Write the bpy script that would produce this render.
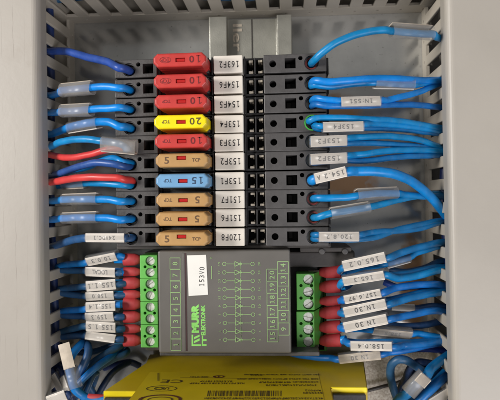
import bpy, bmesh, math, random
from mathutils import Vector, Matrix
random.seed(7)
S = bpy.context.scene
C = S.collection
for o in list(bpy.data.objects): bpy.data.objects.remove(o)

# ---------------------------------------------------------------- camera, light, exposure
# Working space: millimetres, X right, Y up, Z out of the mounting plate (towards the viewer).
# World space: the plate stands upright, metres:  (x, -z, y) * 0.001
def W(v): return Vector((v[0], -v[2], v[1])) * 0.001
F, DIST = 600.0, 308.0
YAW, ROLL = math.radians(3.5), math.radians(0.8)
cd = Vector((-math.sin(YAW), 0, -math.cos(YAW)))
cpos = -cd * DIST
r0 = Vector((math.cos(YAW), 0, -math.sin(YAW))); u0 = Vector((0, 1, 0))
cr = r0 * math.cos(ROLL) - u0 * math.sin(ROLL)
cu = u0 * math.cos(ROLL) + r0 * math.sin(ROLL)
cam_d = bpy.data.cameras.new('camera'); cam = bpy.data.objects.new('camera', cam_d); C.objects.link(cam)
wr, wu, wf = W(cr).normalized(), W(cu).normalized(), -W(cd).normalized()
cam.matrix_world = Matrix(((wr.x, wu.x, wf.x, 0), (wr.y, wu.y, wf.y, 0), (wr.z, wu.z, wf.z, 0), (0, 0, 0, 1)))
cam.location = W(cpos)
cam_d.sensor_width = 36; cam_d.lens = F / 500 * 36
cam_d.clip_start = 0.005; cam_d.clip_end = 50
cam_d.dof.use_dof = True; cam_d.dof.focus_distance = 0.258; cam_d.dof.aperture_fstop = 16
S.camera = cam

world = bpy.data.worlds.new('World'); S.world = world; world.use_nodes = True
bg = world.node_tree.nodes['Background']
bg.inputs[0].default_value = (1.0, 0.98, 0.95, 1); bg.inputs[1].default_value = 0.20

def area(name, loc, target, size, power, col):
    l = bpy.data.lights.new(name, 'AREA'); l.shape = 'RECTANGLE'; l.size = size[0]; l.size_y = size[1]
    l.energy = power; l.color = col
    o = bpy.data.objects.new(name, l); C.objects.link(o)
    o.location = W(loc)
    o.rotation_euler = (W(target) - W(loc)).to_track_quat('-Z', 'Y').to_euler()
    return o
area('ceiling_lamp', (-640, 130, 620), (30, 0, 20), (0.22, 0.22), 7.6, (1.0, 0.965, 0.915))
area('room_window', (330, -420, 640), (0, 0, 20), (0.4, 0.4), 3.6, (0.99, 0.97, 1.0))  # added fill light from the lower right; no real window stands here
S.view_settings.view_transform = 'Standard'; S.view_settings.look = 'None'
S.view_settings.exposure = 0.0; S.view_settings.gamma = 1
S.render.engine = 'CYCLES'

# ---------------------------------------------------------------- pixel <-> space helpers
def ray(px, py):
    return (-1 * -cd * F + cr * (px - 250) + cu * (200 - py))
def P(px, py, z=0.0):
    d = ray(px, py); t = (z - cpos.z) / d.z
    return cpos + d * t
def PY(px, py, y):
    d = ray(px, py); t = (y - cpos.y) / d.y
    return cpos + d * t

# ---------------------------------------------------------------- materials
def lin(c):
    def f(x):
        x /= 255.0
        return x / 12.92 if x <= .04045 else ((x + .055) / 1.055) ** 2.4
    return (f(c[0]), f(c[1]), f(c[2]), 1)
def mat(name, col, rough=.5, metal=0.0, var=.12, nscale=120, bump=0.0, bscale=900, spec=.5, alpha=1.0, trans=0.0, col2=None, coat=0):
    m = bpy.data.materials.new(name); m.use_nodes = True
    nt = m.node_tree; b = nt.nodes['Principled BSDF']
    base = lin(col)
    tc = nt.nodes.new('ShaderNodeTexCoord')
    n = nt.nodes.new('ShaderNodeTexNoise'); n.inputs['Scale'].default_value = nscale; n.inputs['Detail'].default_value = 5
    nt.links.new(tc.outputs['Object'], n.inputs['Vector'])
    cr_ = nt.nodes.new('ShaderNodeValToRGB')
    a = [max(0, c * (1 - var)) for c in base[:3]] + [1]
    z = [min(1, c * (1 + var)) for c in base[:3]] + [1]
    if col2: z = list(lin(col2))
    cr_.color_ramp.elements[0].position = .35; cr_.color_ramp.elements[0].color = a
    cr_.color_ramp.elements[1].position = .65; cr_.color_ramp.elements[1].color = z
    nt.links.new(n.outputs['Fac'], cr_.inputs[0]); nt.links.new(cr_.outputs[0], b.inputs['Base Color'])
    rr = nt.nodes.new('ShaderNodeMapRange'); rr.inputs[3].default_value = max(.02, rough - .07); rr.inputs[4].default_value = min(1, rough + .1)
    nt.links.new(n.outputs['Fac'], rr.inputs[0]); nt.links.new(rr.outputs[0], b.inputs['Roughness'])
    b.inputs['Metallic'].default_value = metal; b.inputs['Specular IOR Level'].default_value = spec
    b.inputs['Alpha'].default_value = alpha; b.inputs['Transmission Weight'].default_value = trans
    b.inputs['Coat Weight'].default_value = coat; b.inputs['Coat Roughness'].default_value = .15
    if bump:
        n2 = nt.nodes.new('ShaderNodeTexNoise'); n2.inputs['Scale'].default_value = bscale; n2.inputs['Detail'].default_value = 4
        nt.links.new(tc.outputs['Object'], n2.inputs['Vector'])
        bp = nt.nodes.new('ShaderNodeBump'); bp.inputs['Strength'].default_value = bump; bp.inputs['Distance'].default_value = .0004
        nt.links.new(n2.outputs['Fac'], bp.inputs['Height']); nt.links.new(bp.outputs[0], b.inputs['Normal'])
    return m
def mixcol(nt, fac, c1_socket, c2):
    mx = nt.nodes.new('ShaderNodeMixRGB'); nt.links.new(fac, mx.inputs[0]); nt.links.new(c1_socket, mx.inputs[1])
    mx.inputs[2].default_value = c2; return mx.outputs[0]

M = {}
M['duct'] = mat('duct_plastic', (184, 176, 163), .5, var=.06, nscale=40, bump=.12, bscale=500)
M['cover'] = mat('duct_cover_plastic', (172, 166, 157), .42, var=.035, nscale=25, bump=.10, bscale=350)
M['black'] = mat('black_plastic', (42, 41, 42), .5, var=.25, nscale=300, bump=.2)
M['dgrey'] = mat('dark_grey_plastic', (74, 72, 72), .48, var=.14, nscale=250, bump=.25)
M['hole'] = mat('hole_black', (12, 12, 12), .7)
M['tag'] = mat('marker_white', (226, 219, 208), .45, var=.04)
M['ink'] = mat('black_ink', (48, 46, 46), .6)
M['inkl'] = mat('faded_ink', (104, 102, 100), .6)
M['steel'] = mat('contact_steel', (238, 226, 208), .28, metal=.35, nscale=900)
M['rail'] = mat('rail_zinc', (178, 177, 168), .3, metal=.45, var=.12, nscale=90, bump=.2, bscale=1500)
M['red'] = mat('red_fuse_plastic', (194, 60, 56), .36, var=.08, nscale=200, coat=.15)
M['redw'] = mat('red_fuse_window', (176, 26, 26), .3)
M['yellow'] = mat('yellow_fuse_plastic', (245, 222, 20), .34, var=.06, nscale=200)
M['tan'] = mat('tan_fuse_plastic', (182, 142, 90), .4, var=.07, nscale=200)
M['blue'] = mat('blue_fuse_plastic', (112, 160, 200), .36, var=.07, nscale=200)
M['fred'] = mat('red_print', (112, 24, 28), .5)
M['fyel'] = mat('dark_print', (90, 78, 30), .5)
M['ftan'] = mat('brown_print', (98, 72, 48), .5)
M['fblu'] = mat('slate_print', (48, 72, 100), .5)
M['wblue'] = mat('wire_blue', (4, 130, 204), .36, var=.14, nscale=160, bump=.08)
M['wblue2'] = mat('wire_mid_blue', (10, 108, 180), .38, var=.14, nscale=160, bump=.08)
M['wroyal'] = mat('wire_royal_blue', (42, 74, 158), .36, var=.16, nscale=160, bump=.08)
M['wdark'] = mat('wire_slate_blue', (34, 78, 122), .42, var=.2, nscale=140)
M['wnavy'] = mat('wire_navy', (22, 44, 92), .45, var=.2, nscale=140)
M['wred'] = mat('wire_red', (206, 62, 60), .38, var=.1, nscale=160)
M['wgreen'] = mat('ring_green', (70, 170, 70), .4)
M['ferr'] = mat('ferrule_red', (172, 52, 56), .55, var=.1, nscale=300, bump=.1)
M['paper'] = mat('label_paper', (222, 214, 204), .55, var=.04, nscale=300)
M['paperd'] = mat('label_paper_dusty', (190, 178, 162), .6, var=.12, nscale=300)
M['green'] = mat('green_terminal', (102, 182, 84), .4, var=.07, nscale=200)
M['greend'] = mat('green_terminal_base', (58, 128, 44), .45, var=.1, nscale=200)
M['screw'] = mat('screw_steel', (240, 238, 234), .28, metal=.3, nscale=900)
M['mod'] = mat('module_grey', (101, 98, 94), .36, var=.05, nscale=60, bump=.06, coat=.1)
M['moddark'] = mat('module_dark_grey', (66, 62, 60), .5, var=.15, nscale=150, bump=.1)
M['slate'] = mat('maroon_groove', (62, 40, 42), .5)
M['gprint'] = mat('pale_green_print', (140, 172, 116), .5)
M['glogo'] = mat('bright_green_print', (136, 210, 104), .5)
M['white'] = mat('white_sticker', (228, 227, 222), .45, var=.02)
M['ry'] = mat('relay_yellow', (200, 172, 14), .42, var=.09, nscale=45, bump=.12, bscale=500)
M['ryb'] = mat('relay_label_yellow', (208, 182, 26), .34, var=.06, nscale=60)
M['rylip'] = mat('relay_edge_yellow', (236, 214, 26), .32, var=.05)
M['rprint'] = mat('brown_black_print', (74, 58, 26), .6)
M['rredp'] = mat('maroon_print', (92, 44, 30), .6)

for w_ in ('wblue', 'wblue2', 'wroyal', 'wdark', 'wnavy'):
    nt = M[w_].node_tree; b = nt.nodes['Principled BSDF']; src = b.inputs['Base Color'].links[0].from_socket
    oi = nt.nodes.new('ShaderNodeObjectInfo'); hs = nt.nodes.new('ShaderNodeHueSaturation')
    a = nt.nodes.new('ShaderNodeMapRange'); a.inputs[3].default_value = .82; a.inputs[4].default_value = 1.16
    a2 = nt.nodes.new('ShaderNodeMapRange'); a2.inputs[3].default_value = .487; a2.inputs[4].default_value = .508
    nt.links.new(oi.outputs['Random'], a.inputs[0]); nt.links.new(a.outputs[0], hs.inputs['Value'])
    nt.links.new(oi.outputs['Random'], a2.inputs[0]); nt.links.new(a2.outputs[0], hs.inputs['Hue'])
    nt.links.new(src, hs.inputs['Color'])
    tc = nt.nodes.new('ShaderNodeTexCoord'); n = nt.nodes.new('ShaderNodeTexNoise'); n.inputs['Scale'].default_value = 420; n.inputs['Detail'].default_value = 6; n.inputs['Roughness'].default_value = .7
    nt.links.new(tc.outputs['Object'], n.inputs['Vector'])
    mr = nt.nodes.new('ShaderNodeMapRange'); mr.inputs[1].default_value = .52; mr.inputs[2].default_value = .78; mr.inputs[3].default_value = 0; mr.inputs[4].default_value = .16
    nt.links.new(n.outputs['Fac'], mr.inputs[0])
    nt.links.new(mixcol(nt, mr.outputs[0], hs.outputs['Color'], (.30, .30, .29, 1)), b.inputs['Base Color'])

def sleeve_mat():
    m = bpy.data.materials.new('clear_sleeve'); m.use_nodes = True; nt = m.node_tree
    b = nt.nodes['Principled BSDF']; b.inputs['Base Color'].default_value = (.40, .39, .38, 1)
    b.inputs['Roughness'].default_value = .24; b.inputs['Specular IOR Level'].default_value = .7
    b.inputs['Alpha'].default_value = .19
    return m
M['clear'] = sleeve_mat()
def sleeve_mat2():
    m = sleeve_mat(); m.name = 'hazy_sleeve'
    b = m.node_tree.nodes['Principled BSDF']; b.inputs['Alpha'].default_value = .36; b.inputs['Base Color'].default_value = (.42, .40, .38, 1)
    b.inputs['Roughness'].default_value = .28
    return m
M['hazy'] = sleeve_mat2()

def plate_mat():
    m = bpy.data.materials.new('galvanised_plate'); m.use_nodes = True; nt = m.node_tree; N = nt.nodes.new; L = nt.links.new
    b = nt.nodes['Principled BSDF']; tc = N('ShaderNodeTexCoord')
    n = N('ShaderNodeTexNoise'); n.inputs['Scale'].default_value = 26; n.inputs['Detail'].default_value = 8; n.inputs['Roughness'].default_value = .62
    L(tc.outputs['Object'], n.inputs['Vector'])
    r = N('ShaderNodeValToRGB'); r.color_ramp.elements[0].position = .3; r.color_ramp.elements[1].position = .72
    r.color_ramp.elements[0].color = (.40, .405, .40, 1); r.color_ramp.elements[1].color = (.64, .64, .62, 1)
    L(n.outputs['Fac'], r.inputs[0]); col = r.outputs[0]
    # fine speckle
    n3 = N('ShaderNodeTexNoise'); n3.inputs['Scale'].default_value = 900; n3.inputs['Detail'].default_value = 2; L(tc.outputs['Object'], n3.inputs['Vector'])
    r3 = N('ShaderNodeValToRGB'); r3.color_ramp.elements[0].position = .68; r3.color_ramp.elements[1].position = .74
    L(n3.outputs['Fac'], r3.inputs[0]); col = mixcol(nt, r3.outputs[0], col, (.12, .10, .08, 1))
    # rusty / tan stains where the paint rubbed off, close to the terminal blocks
    def blob(cx, cy, rx, ry):
        mp = N('ShaderNodeMapping'); mp.vector_type = 'TEXTURE'
        mp.inputs['Location'].default_value = W((cx, cy, 0)); mp.inputs['Scale'].default_value = (rx * .001, 1, ry * .001)
        L(tc.outputs['Object'], mp.inputs['Vector'])
        g = N('ShaderNodeTexGradient'); g.gradient_type = 'SPHERICAL'; L(mp.outputs[0], g.inputs[0]); return g.outputs[1]
    tot = None
    for (px, py, rx, ry) in ((338, 110, 17, 12), (350, 184, 20, 11), (412, 285, 9, 40)):
        q = P(px, py, 0); o = blob(q.x, q.y, rx, ry)
        if tot is None: tot = o
        else:
            a = N('ShaderNodeMath'); a.operation = 'MAXIMUM'; L(tot, a.inputs[0]); L(o, a.inputs[1]); tot = a.outputs[0]
    n4 = N('ShaderNodeTexNoise'); n4.inputs['Scale'].default_value = 160; n4.inputs['Detail'].default_value = 6; L(tc.outputs['Object'], n4.inputs['Vector'])
    mu = N('ShaderNodeMath'); mu.operation = 'MULTIPLY'; L(tot, mu.inputs[0]); L(n4.outputs['Fac'], mu.inputs[1])
    r4 = N('ShaderNodeValToRGB'); r4.color_ramp.elements[0].position = .10; r4.color_ramp.elements[1].position = .24
    L(mu.outputs[0], r4.inputs[0]); col = mixcol(nt, r4.outputs[0], col, (.40, .24, .13, 1))
    L(col, b.inputs['Base Color'])
    mm = N('ShaderNodeMath'); mm.operation = 'MULTIPLY_ADD'; L(r4.outputs[0], mm.inputs[0]); mm.inputs[1].default_value = -.5; mm.inputs[2].default_value = .7
    L(mm.outputs[0], b.inputs['Metallic'])
    rr = N('ShaderNodeMapRange'); rr.inputs[3].default_value = .10; rr.inputs[4].default_value = .22; L(n.outputs['Fac'], rr.inputs[0]); L(rr.outputs[0], b.inputs['Roughness'])
    n5 = N('ShaderNodeTexNoise'); n5.inputs['Scale'].default_value = 70; n5.inputs['Detail'].default_value = 3; L(tc.outputs['Object'], n5.inputs['Vector'])
    bp = N('ShaderNodeBump'); bp.inputs['Strength'].default_value = .12; bp.inputs['Distance'].default_value = .0004; L(n5.outputs['Fac'], bp.inputs['Height']); L(bp.outputs[0], b.inputs['Normal'])
    return m
M['plate'] = plate_mat()
def sand_mat():
    m = bpy.data.materials.new('speckled_board'); m.use_nodes = True; nt = m.node_tree; N = nt.nodes.new; L = nt.links.new
    b = nt.nodes['Principled BSDF']; tc = N('ShaderNodeTexCoord')
    n = N('ShaderNodeTexNoise'); n.inputs['Scale'].default_value = 1100; n.inputs['Detail'].default_value = 4; n.inputs['Roughness'].default_value = .7
    L(tc.outputs['Object'], n.inputs['Vector'])
    r = N('ShaderNodeValToRGB'); r.color_ramp.elements[0].position = .38; r.color_ramp.elements[1].position = .62
    r.color_ramp.elements[0].color = (.46, .39, .32, 1); r.color_ramp.elements[1].color = (.82, .77, .69, 1)
    L(n.outputs['Fac'], r.inputs[0]); L(r.outputs[0], b.inputs['Base Color']); b.inputs['Roughness'].default_value = .8
    bp = N('ShaderNodeBump'); bp.inputs['Strength'].default_value = .5; bp.inputs['Distance'].default_value = .0004; L(n.outputs['Fac'], bp.inputs['Height']); L(bp.outputs[0], b.inputs['Normal'])
    return m
M['sand'] = sand_mat()
def scratch(m, lines):
    """fine hairline scratches running along the cover, at given working x positions"""
    nt = m.node_tree; N = nt.nodes.new; L = nt.links.new; b = nt.nodes['Principled BSDF']
    src = b.inputs['Base Color'].links[0].from_socket
    tc = N('ShaderNodeTexCoord'); sx = N('ShaderNodeSeparateXYZ'); L(tc.outputs['Object'], sx.inputs[0])
    mp = N('ShaderNodeMapping'); mp.inputs['Scale'].default_value = (30, 30, 90); L(tc.outputs['Object'], mp.inputs[0])
    n = N('ShaderNodeTexNoise'); n.inputs['Scale'].default_value = 1; n.inputs['Detail'].default_value = 3; L(mp.outputs[0], n.inputs['Vector'])
    n2 = N('ShaderNodeTexNoise'); n2.inputs['Scale'].default_value = 55; L(tc.outputs['Object'], n2.inputs['Vector'])
    for (x0, w, amp, dark) in lines:
        a = N('ShaderNodeMath'); a.operation = 'MULTIPLY_ADD'; L(n.outputs['Fac'], a.inputs[0]); a.inputs[1].default_value = amp; a.inputs[2].default_value = x0 - amp * .5
        d = N('ShaderNodeMath'); d.operation = 'SUBTRACT'; L(sx.outputs[0], d.inputs[0]); L(a.outputs[0], d.inputs[1])
        ab = N('ShaderNodeMath'); ab.operation = 'ABSOLUTE'; L(d.outputs[0], ab.inputs[0])
        mr = N('ShaderNodeMapRange'); mr.inputs[1].default_value = 0; mr.inputs[2].default_value = w; mr.inputs[3].default_value = 1; mr.inputs[4].default_value = 0; L(ab.outputs[0], mr.inputs[0])
        m2 = N('ShaderNodeMapRange'); m2.inputs[1].default_value = .45; m2.inputs[2].default_value = .6; m2.inputs[3].default_value = 0; m2.inputs[4].default_value = dark; L(n2.outputs['Fac'], m2.inputs[0])
        mu = N('ShaderNodeMath'); mu.operation = 'MULTIPLY'; L(mr.outputs[0], mu.inputs[0]); L(m2.outputs[0], mu.inputs[1])
        src = mixcol(nt, mu.outputs[0], src, (.16, .13, .11, 1))
    # grubby smudges
    n3 = N('ShaderNodeTexNoise'); n3.inputs['Scale'].default_value = 30; n3.inputs['Detail'].default_value = 8; n3.inputs['Roughness'].default_value = .7; L(tc.outputs['Object'], n3.inputs['Vector'])
    m3 = N('ShaderNodeMapRange'); m3.inputs[1].default_value = .56; m3.inputs[2].default_value = .8; m3.inputs[3].default_value = 0; m3.inputs[4].default_value = .4; L(n3.outputs['Fac'], m3.inputs[0])
    src = mixcol(nt, m3.outputs[0], src, (.26, .21, .17, 1))
    L(src, b.inputs['Base Color'])
M['cover_l'] = mat('duct_cover_scratched', (164, 158, 150), .42, var=.035, nscale=25, bump=.10, bscale=350)

# ---------------------------------------------------------------- mesh builder
_txt = {}
def text_geo(s, bold=0.0):
    k = (s, bold)
    if k in _txt: return _txt[k]
    cv = bpy.data.curves.new('t', 'FONT'); cv.body = s; cv.size = 1; cv.align_x = 'CENTER'; cv.align_y = 'CENTER'; cv.offset = bold; cv.resolution_u = 3
    ob = bpy.data.objects.new('t', cv); C.objects.link(ob)
    dg = bpy.context.evaluated_depsgraph_get(); me = bpy.data.meshes.new_from_object(ob.evaluated_get(dg))
    vs = [Vector(v.co) for v in me.vertices]; fs = [tuple(p.vertices) for p in me.polygons]
    bpy.data.objects.remove(ob); bpy.data.curves.remove(cv); bpy.data.meshes.remove(me)
    if vs:
        xs = [v.x for v in vs]; ys = [v.y for v in vs]
        c = Vector(((min(xs) + max(xs)) / 2, (min(ys) + max(ys)) / 2, 0)); vs = [v - c for v in vs]
        dim = (max(xs) - min(xs), max(ys) - min(ys))
    else: dim = (1, 1)
    _txt[k] = (vs, fs, dim); return _txt[k]

_one = ([(-.06,0),(.06,0),(.06,.7),(-.06,.7),(-.06,.7),(-.2,.6),(-.2,.5),(-.06,.58),(-.2,0),(.2,0),(.2,.08),(-.2,.08)], [(0,1,2,3),(4,5,6,7),(8,9,10,11)])
def mono_geo(s, bold=0.0):
    k = ('mono', s, bold)
    if k in _txt: return _txt[k]
    V_, F_ = [], []; adv = .66; x = 0
    for ch in s:
        if ch == '1': vs = [Vector((a, b, 0)) for a, b in _one[0]]; fs = _one[1]
        elif ch in '.:': 
            vs = []; fs = []
            for yy in ((0,) if ch == '.' else (0, .36)):
                b = len(vs); vs += [Vector((p, q + yy, 0)) for p, q in ((-.06, 0), (.06, 0), (.06, .12), (-.06, .12))]; fs.append((b, b + 1, b + 2, b + 3))
        elif ch == ' ': x += adv * .6; continue
        else:
            vs, fs, dim = text_geo(ch, bold); sc = .7 / dim[1]; w = min(1.15, .5 / (dim[0] * sc))
            vs = [Vector((v.x * sc * w, v.y * sc + .35, 0)) for v in vs]
        a = adv * (.7 if ch in '.:' else 1); x += a / 2; b = len(V_)
        V_ += [v + Vector((x, 0, 0)) for v in vs]; F_ += [tuple(i + b for i in f) for f in fs]; x += a / 2
    xs = [v.x for v in V_]; ys = [v.y for v in V_]; c = Vector(((min(xs) + max(xs)) / 2, (min(ys) + max(ys)) / 2, 0))
    _txt[k] = ([v - c for v in V_], F_, (max(xs) - min(xs), max(ys) - min(ys))); return _txt[k]

class MB:
    def __init__(s): s.lift = 0; s.v = []; s.f = []; s.m = []; s.sm = []; s.mats = []
    def mi(s, m):
        if m not in s.mats: s.mats.append(m)
        return s.mats.index(m)
    def add(s, vs, fs, m, smooth=False):
        b = len(s.v); k = s.mi(m); s.v += [Vector(v) for v in vs]
        for f in fs: s.f.append([i + b for i in f]); s.m.append(k); s.sm.append(smooth)
        return s
    def bm(s, bm, m, smooth=False):
        bm.verts.index_update()
        s.add([v.co.copy() for v in bm.verts], [[v.index for v in f.verts] for f in bm.faces], m, smooth); bm.free(); return s
    def box(s, x0, x1, y0, y1, z0, z1, m, bev=0.0, seg=2, rot=None):
        bm = bmesh.new(); bmesh.ops.create_cube(bm, size=1)
        for v in bm.verts: v.co = Vector(((x0 + x1) / 2 + v.co.x * (x1 - x0), (y0 + y1) / 2 + v.co.y * (y1 - y0), (z0 + z1) / 2 + v.co.z * (z1 - z0)))
        if bev: bmesh.ops.bevel(bm, geom=list(bm.edges), offset=bev, segments=seg, affect='EDGES', profile=.5)
        if rot:
            c, R = rot
            for v in bm.verts: v.co = Vector(c) + R @ (v.co - Vector(c))
        return s.bm(bm, m)
    def prism(s, pts, z0, z1, m, bev=0.0, top_scale=1.0, frame=None, seg=2):
        """polygon pts (2D) extruded z0..z1"""
        bm = bmesh.new(); n = len(pts); cx = sum(p[0] for p in pts) / n; cy = sum(p[1] for p in pts) / n
        a = [bm.verts.new((p[0], p[1], z0)) for p in pts]
        b = [bm.verts.new((cx + (p[0] - cx) * top_scale, cy + (p[1] - cy) * top_scale, z1)) for p in pts]
        bm.faces.new(a[::-1]); top = bm.faces.new(b)
        for i in range(n): bm.faces.new((a[i], a[(i + 1) % n], b[(i + 1) % n], b[i]))
        bmesh.ops.recalc_face_normals(bm, faces=bm.faces)
        if bev: bmesh.ops.bevel(bm, geom=list(top.edges), offset=bev, segments=seg, affect='EDGES', profile=.5)
        if frame:
            o, ex, ey, ez = frame
            for v in bm.verts: v.co = o + ex * v.co.x + ey * v.co.y + ez * v.co.z
        return s.bm(bm, m)
    def cyl(s, c, axis, r, h, m, n=24, bev=0, r2=None, smooth=False):
        axis = Vector(axis).normalized(); t = Vector((1, 0, 0)) if abs(axis.x) < .9 else Vector((0, 1, 0))
        ex = axis.cross(t).normalized(); ey = axis.cross(ex)
        pts = [(math.cos(2 * math.pi * i / n) * r, math.sin(2 * math.pi * i / n) * r) for i in range(n)]
        s.prism(pts, 0, h, m, bev=bev, top_scale=(r2 / r if r2 else 1), frame=(Vector(c), ex, ey, axis)); return s
    def tube(s, pts, r, m, n=12, flat=1.0, cap=True):
        """pts: list of Vector; r float or list"""
        pts = [Vector(p) for p in pts]; k = len(pts); rs = r if isinstance(r, list) else [r] * k
        tang = []
        for i in range(k):
            t = pts[min(i + 1, k - 1)] - pts[max(i - 1, 0)]
            tang.append(t.normalized() if t.length > 1e-9 else Vector((1, 0, 0)))
        up = Vector((0, 0, 1)) if abs(tang[0].z) < .9 else Vector((0, 1, 0))
        ex = (up - tang[0] * up.dot(tang[0])).normalized(); rings = []
        for i in range(k):
            ex = ex - tang[i] * ex.dot(tang[i])
            if ex.length < 1e-6: ex = tang[i].orthogonal()
            ex.normalize(); ey = tang[i].cross(ex)
            rings.append([pts[i] + (ex * math.cos(2 * math.pi * j / n) * flat + ey * math.sin(2 * math.pi * j / n)) * rs[i] for j in range(n)])
        vs = [p for rg in rings for p in rg]; fs = []
        for i in range(k - 1):
            for j in range(n):
                a = i * n + j; b = i * n + (j + 1) % n; fs.append((a, b, b + n, a + n))
        s.add(vs, fs, m, True)
        if cap:
            s.add(rings[0], [list(range(n))[::-1]], m); s.add(rings[-1], [list(range(n))], m)
        return s
    def text(s, string, o, ex, ey, h, m, bold=.012, w=None):
        """flat lettering centred on o; h = cap height in mm; w = optional full width in mm"""
        vs, fs, dim = (mono_geo if any(c.isdigit() for c in string) else text_geo)(string, bold)
        sy = h / dim[1]; sx = (w / dim[0]) if w else sy
        ex = Vector(ex).normalized(); ey = Vector(ey).normalized(); s.lift = (s.lift + 1) % 25; o = Vector(o) + ex.cross(ey).normalized() * s.lift * .006
        return s.add([o + ex * v.x * sx + ey * v.y * sy for v in vs], fs, m)
    def quad(s, a, b, c, d, m): return s.add([a, b, c, d], [(0, 1, 2, 3)], m)
    def line(s, a, b, w, m, nrm=(0, 0, 1)):
        s.lift = (s.lift + 1) % 25; up_ = Vector(nrm) * s.lift * .006; a = Vector(a) + up_; b = Vector(b) + up_; d = (b - a).normalized(); p = d.cross(Vector(nrm)).normalized() * w / 2
        return s.quad(a - p, b - p, b + p, a + p, m)
    def mesh(s, name, origin):
        me = bpy.data.meshes.new(name); o = Vector(origin)
        me.from_pydata([W(v - o) for v in s.v], [], s.f)
        for m in s.mats: me.materials.append(m)
        me.polygons.foreach_set('material_index', s.m); me.polygons.foreach_set('use_smooth', s.sm)
        me.update(); return me

def bool_diff(a, b):
    def mk(mb):
        me = bpy.data.meshes.new('b'); me.from_pydata([v * 1.0 for v in mb.v], [], mb.f)
        bm = bmesh.new(); bm.from_mesh(me); bmesh.ops.recalc_face_normals(bm, faces=bm.faces); bm.to_mesh(me); bm.free()
        for m in mb.mats: me.materials.append(m)
        if len(mb.mats) > 1: me.polygons.foreach_set('material_index', mb.m)
        o = bpy.data.objects.new('b', me); C.objects.link(o); return o
    oa, ob = mk(a), mk(b)
    md = oa.modifiers.new('x', 'BOOLEAN'); md.operation = 'DIFFERENCE'; md.object = ob; md.solver = 'EXACT'; md.use_self = True
    dg = bpy.context.evaluated_depsgraph_get(); me = bpy.data.meshes.new_from_object(oa.evaluated_get(dg))
    r = MB(); r.mats = list(a.mats)
    r.v = [Vector(v.co) for v in me.vertices]; r.f = [list(p.vertices) for p in me.polygons]
    r.m = [min(p.material_index, len(a.mats) - 1) for p in me.polygons]; r.sm = [False] * len(r.f)
    bpy.data.objects.remove(oa); bpy.data.objects.remove(ob); bpy.data.meshes.remove(me)
    return r

def thing(name, label, cat, loc, group=None):
    o = bpy.data.objects.new(name, None); C.objects.link(o); o.empty_display_size = .005
    o.location = W(loc); o['label'] = label; o['category'] = cat
    if group: o['group'] = group
    o['_o'] = tuple(loc); return o
def part(name, mb, parent, label=None):
    o0 = Vector(parent['_o']); o = bpy.data.objects.new(name, mb.mesh(name, o0)); C.objects.link(o); o.parent = parent; o['_o'] = tuple(o0)
    if label: o['label'] = label
    return o
def solid(name, mb, loc, label=None, cat=None, group=None, kind=None):
    o = bpy.data.objects.new(name, mb.mesh(name, loc)); C.objects.link(o); o.location = W(loc); o['_o'] = tuple(loc)
    if label: o['label'] = label
    if cat: o['category'] = cat
    if group: o['group'] = group
    if kind: o['kind'] = kind
    return o

# ---------------------------------------------------------------- the mounting plate
mb = MB(); mb.box(-260, 260, -240, 240, -2, 0, M['plate']); solid('mounting_plate', mb, (0, 0, 0), kind='structure')
# speckled board under the plate's lower right edge
mb = MB(); a = P(361, 347, 0); mb.box(a.x, 125, -170, a.y, 0.2, 1.4, M['sand'], .3)
solid('backing_board', mb, (0, 0, 0), kind='structure')

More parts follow.
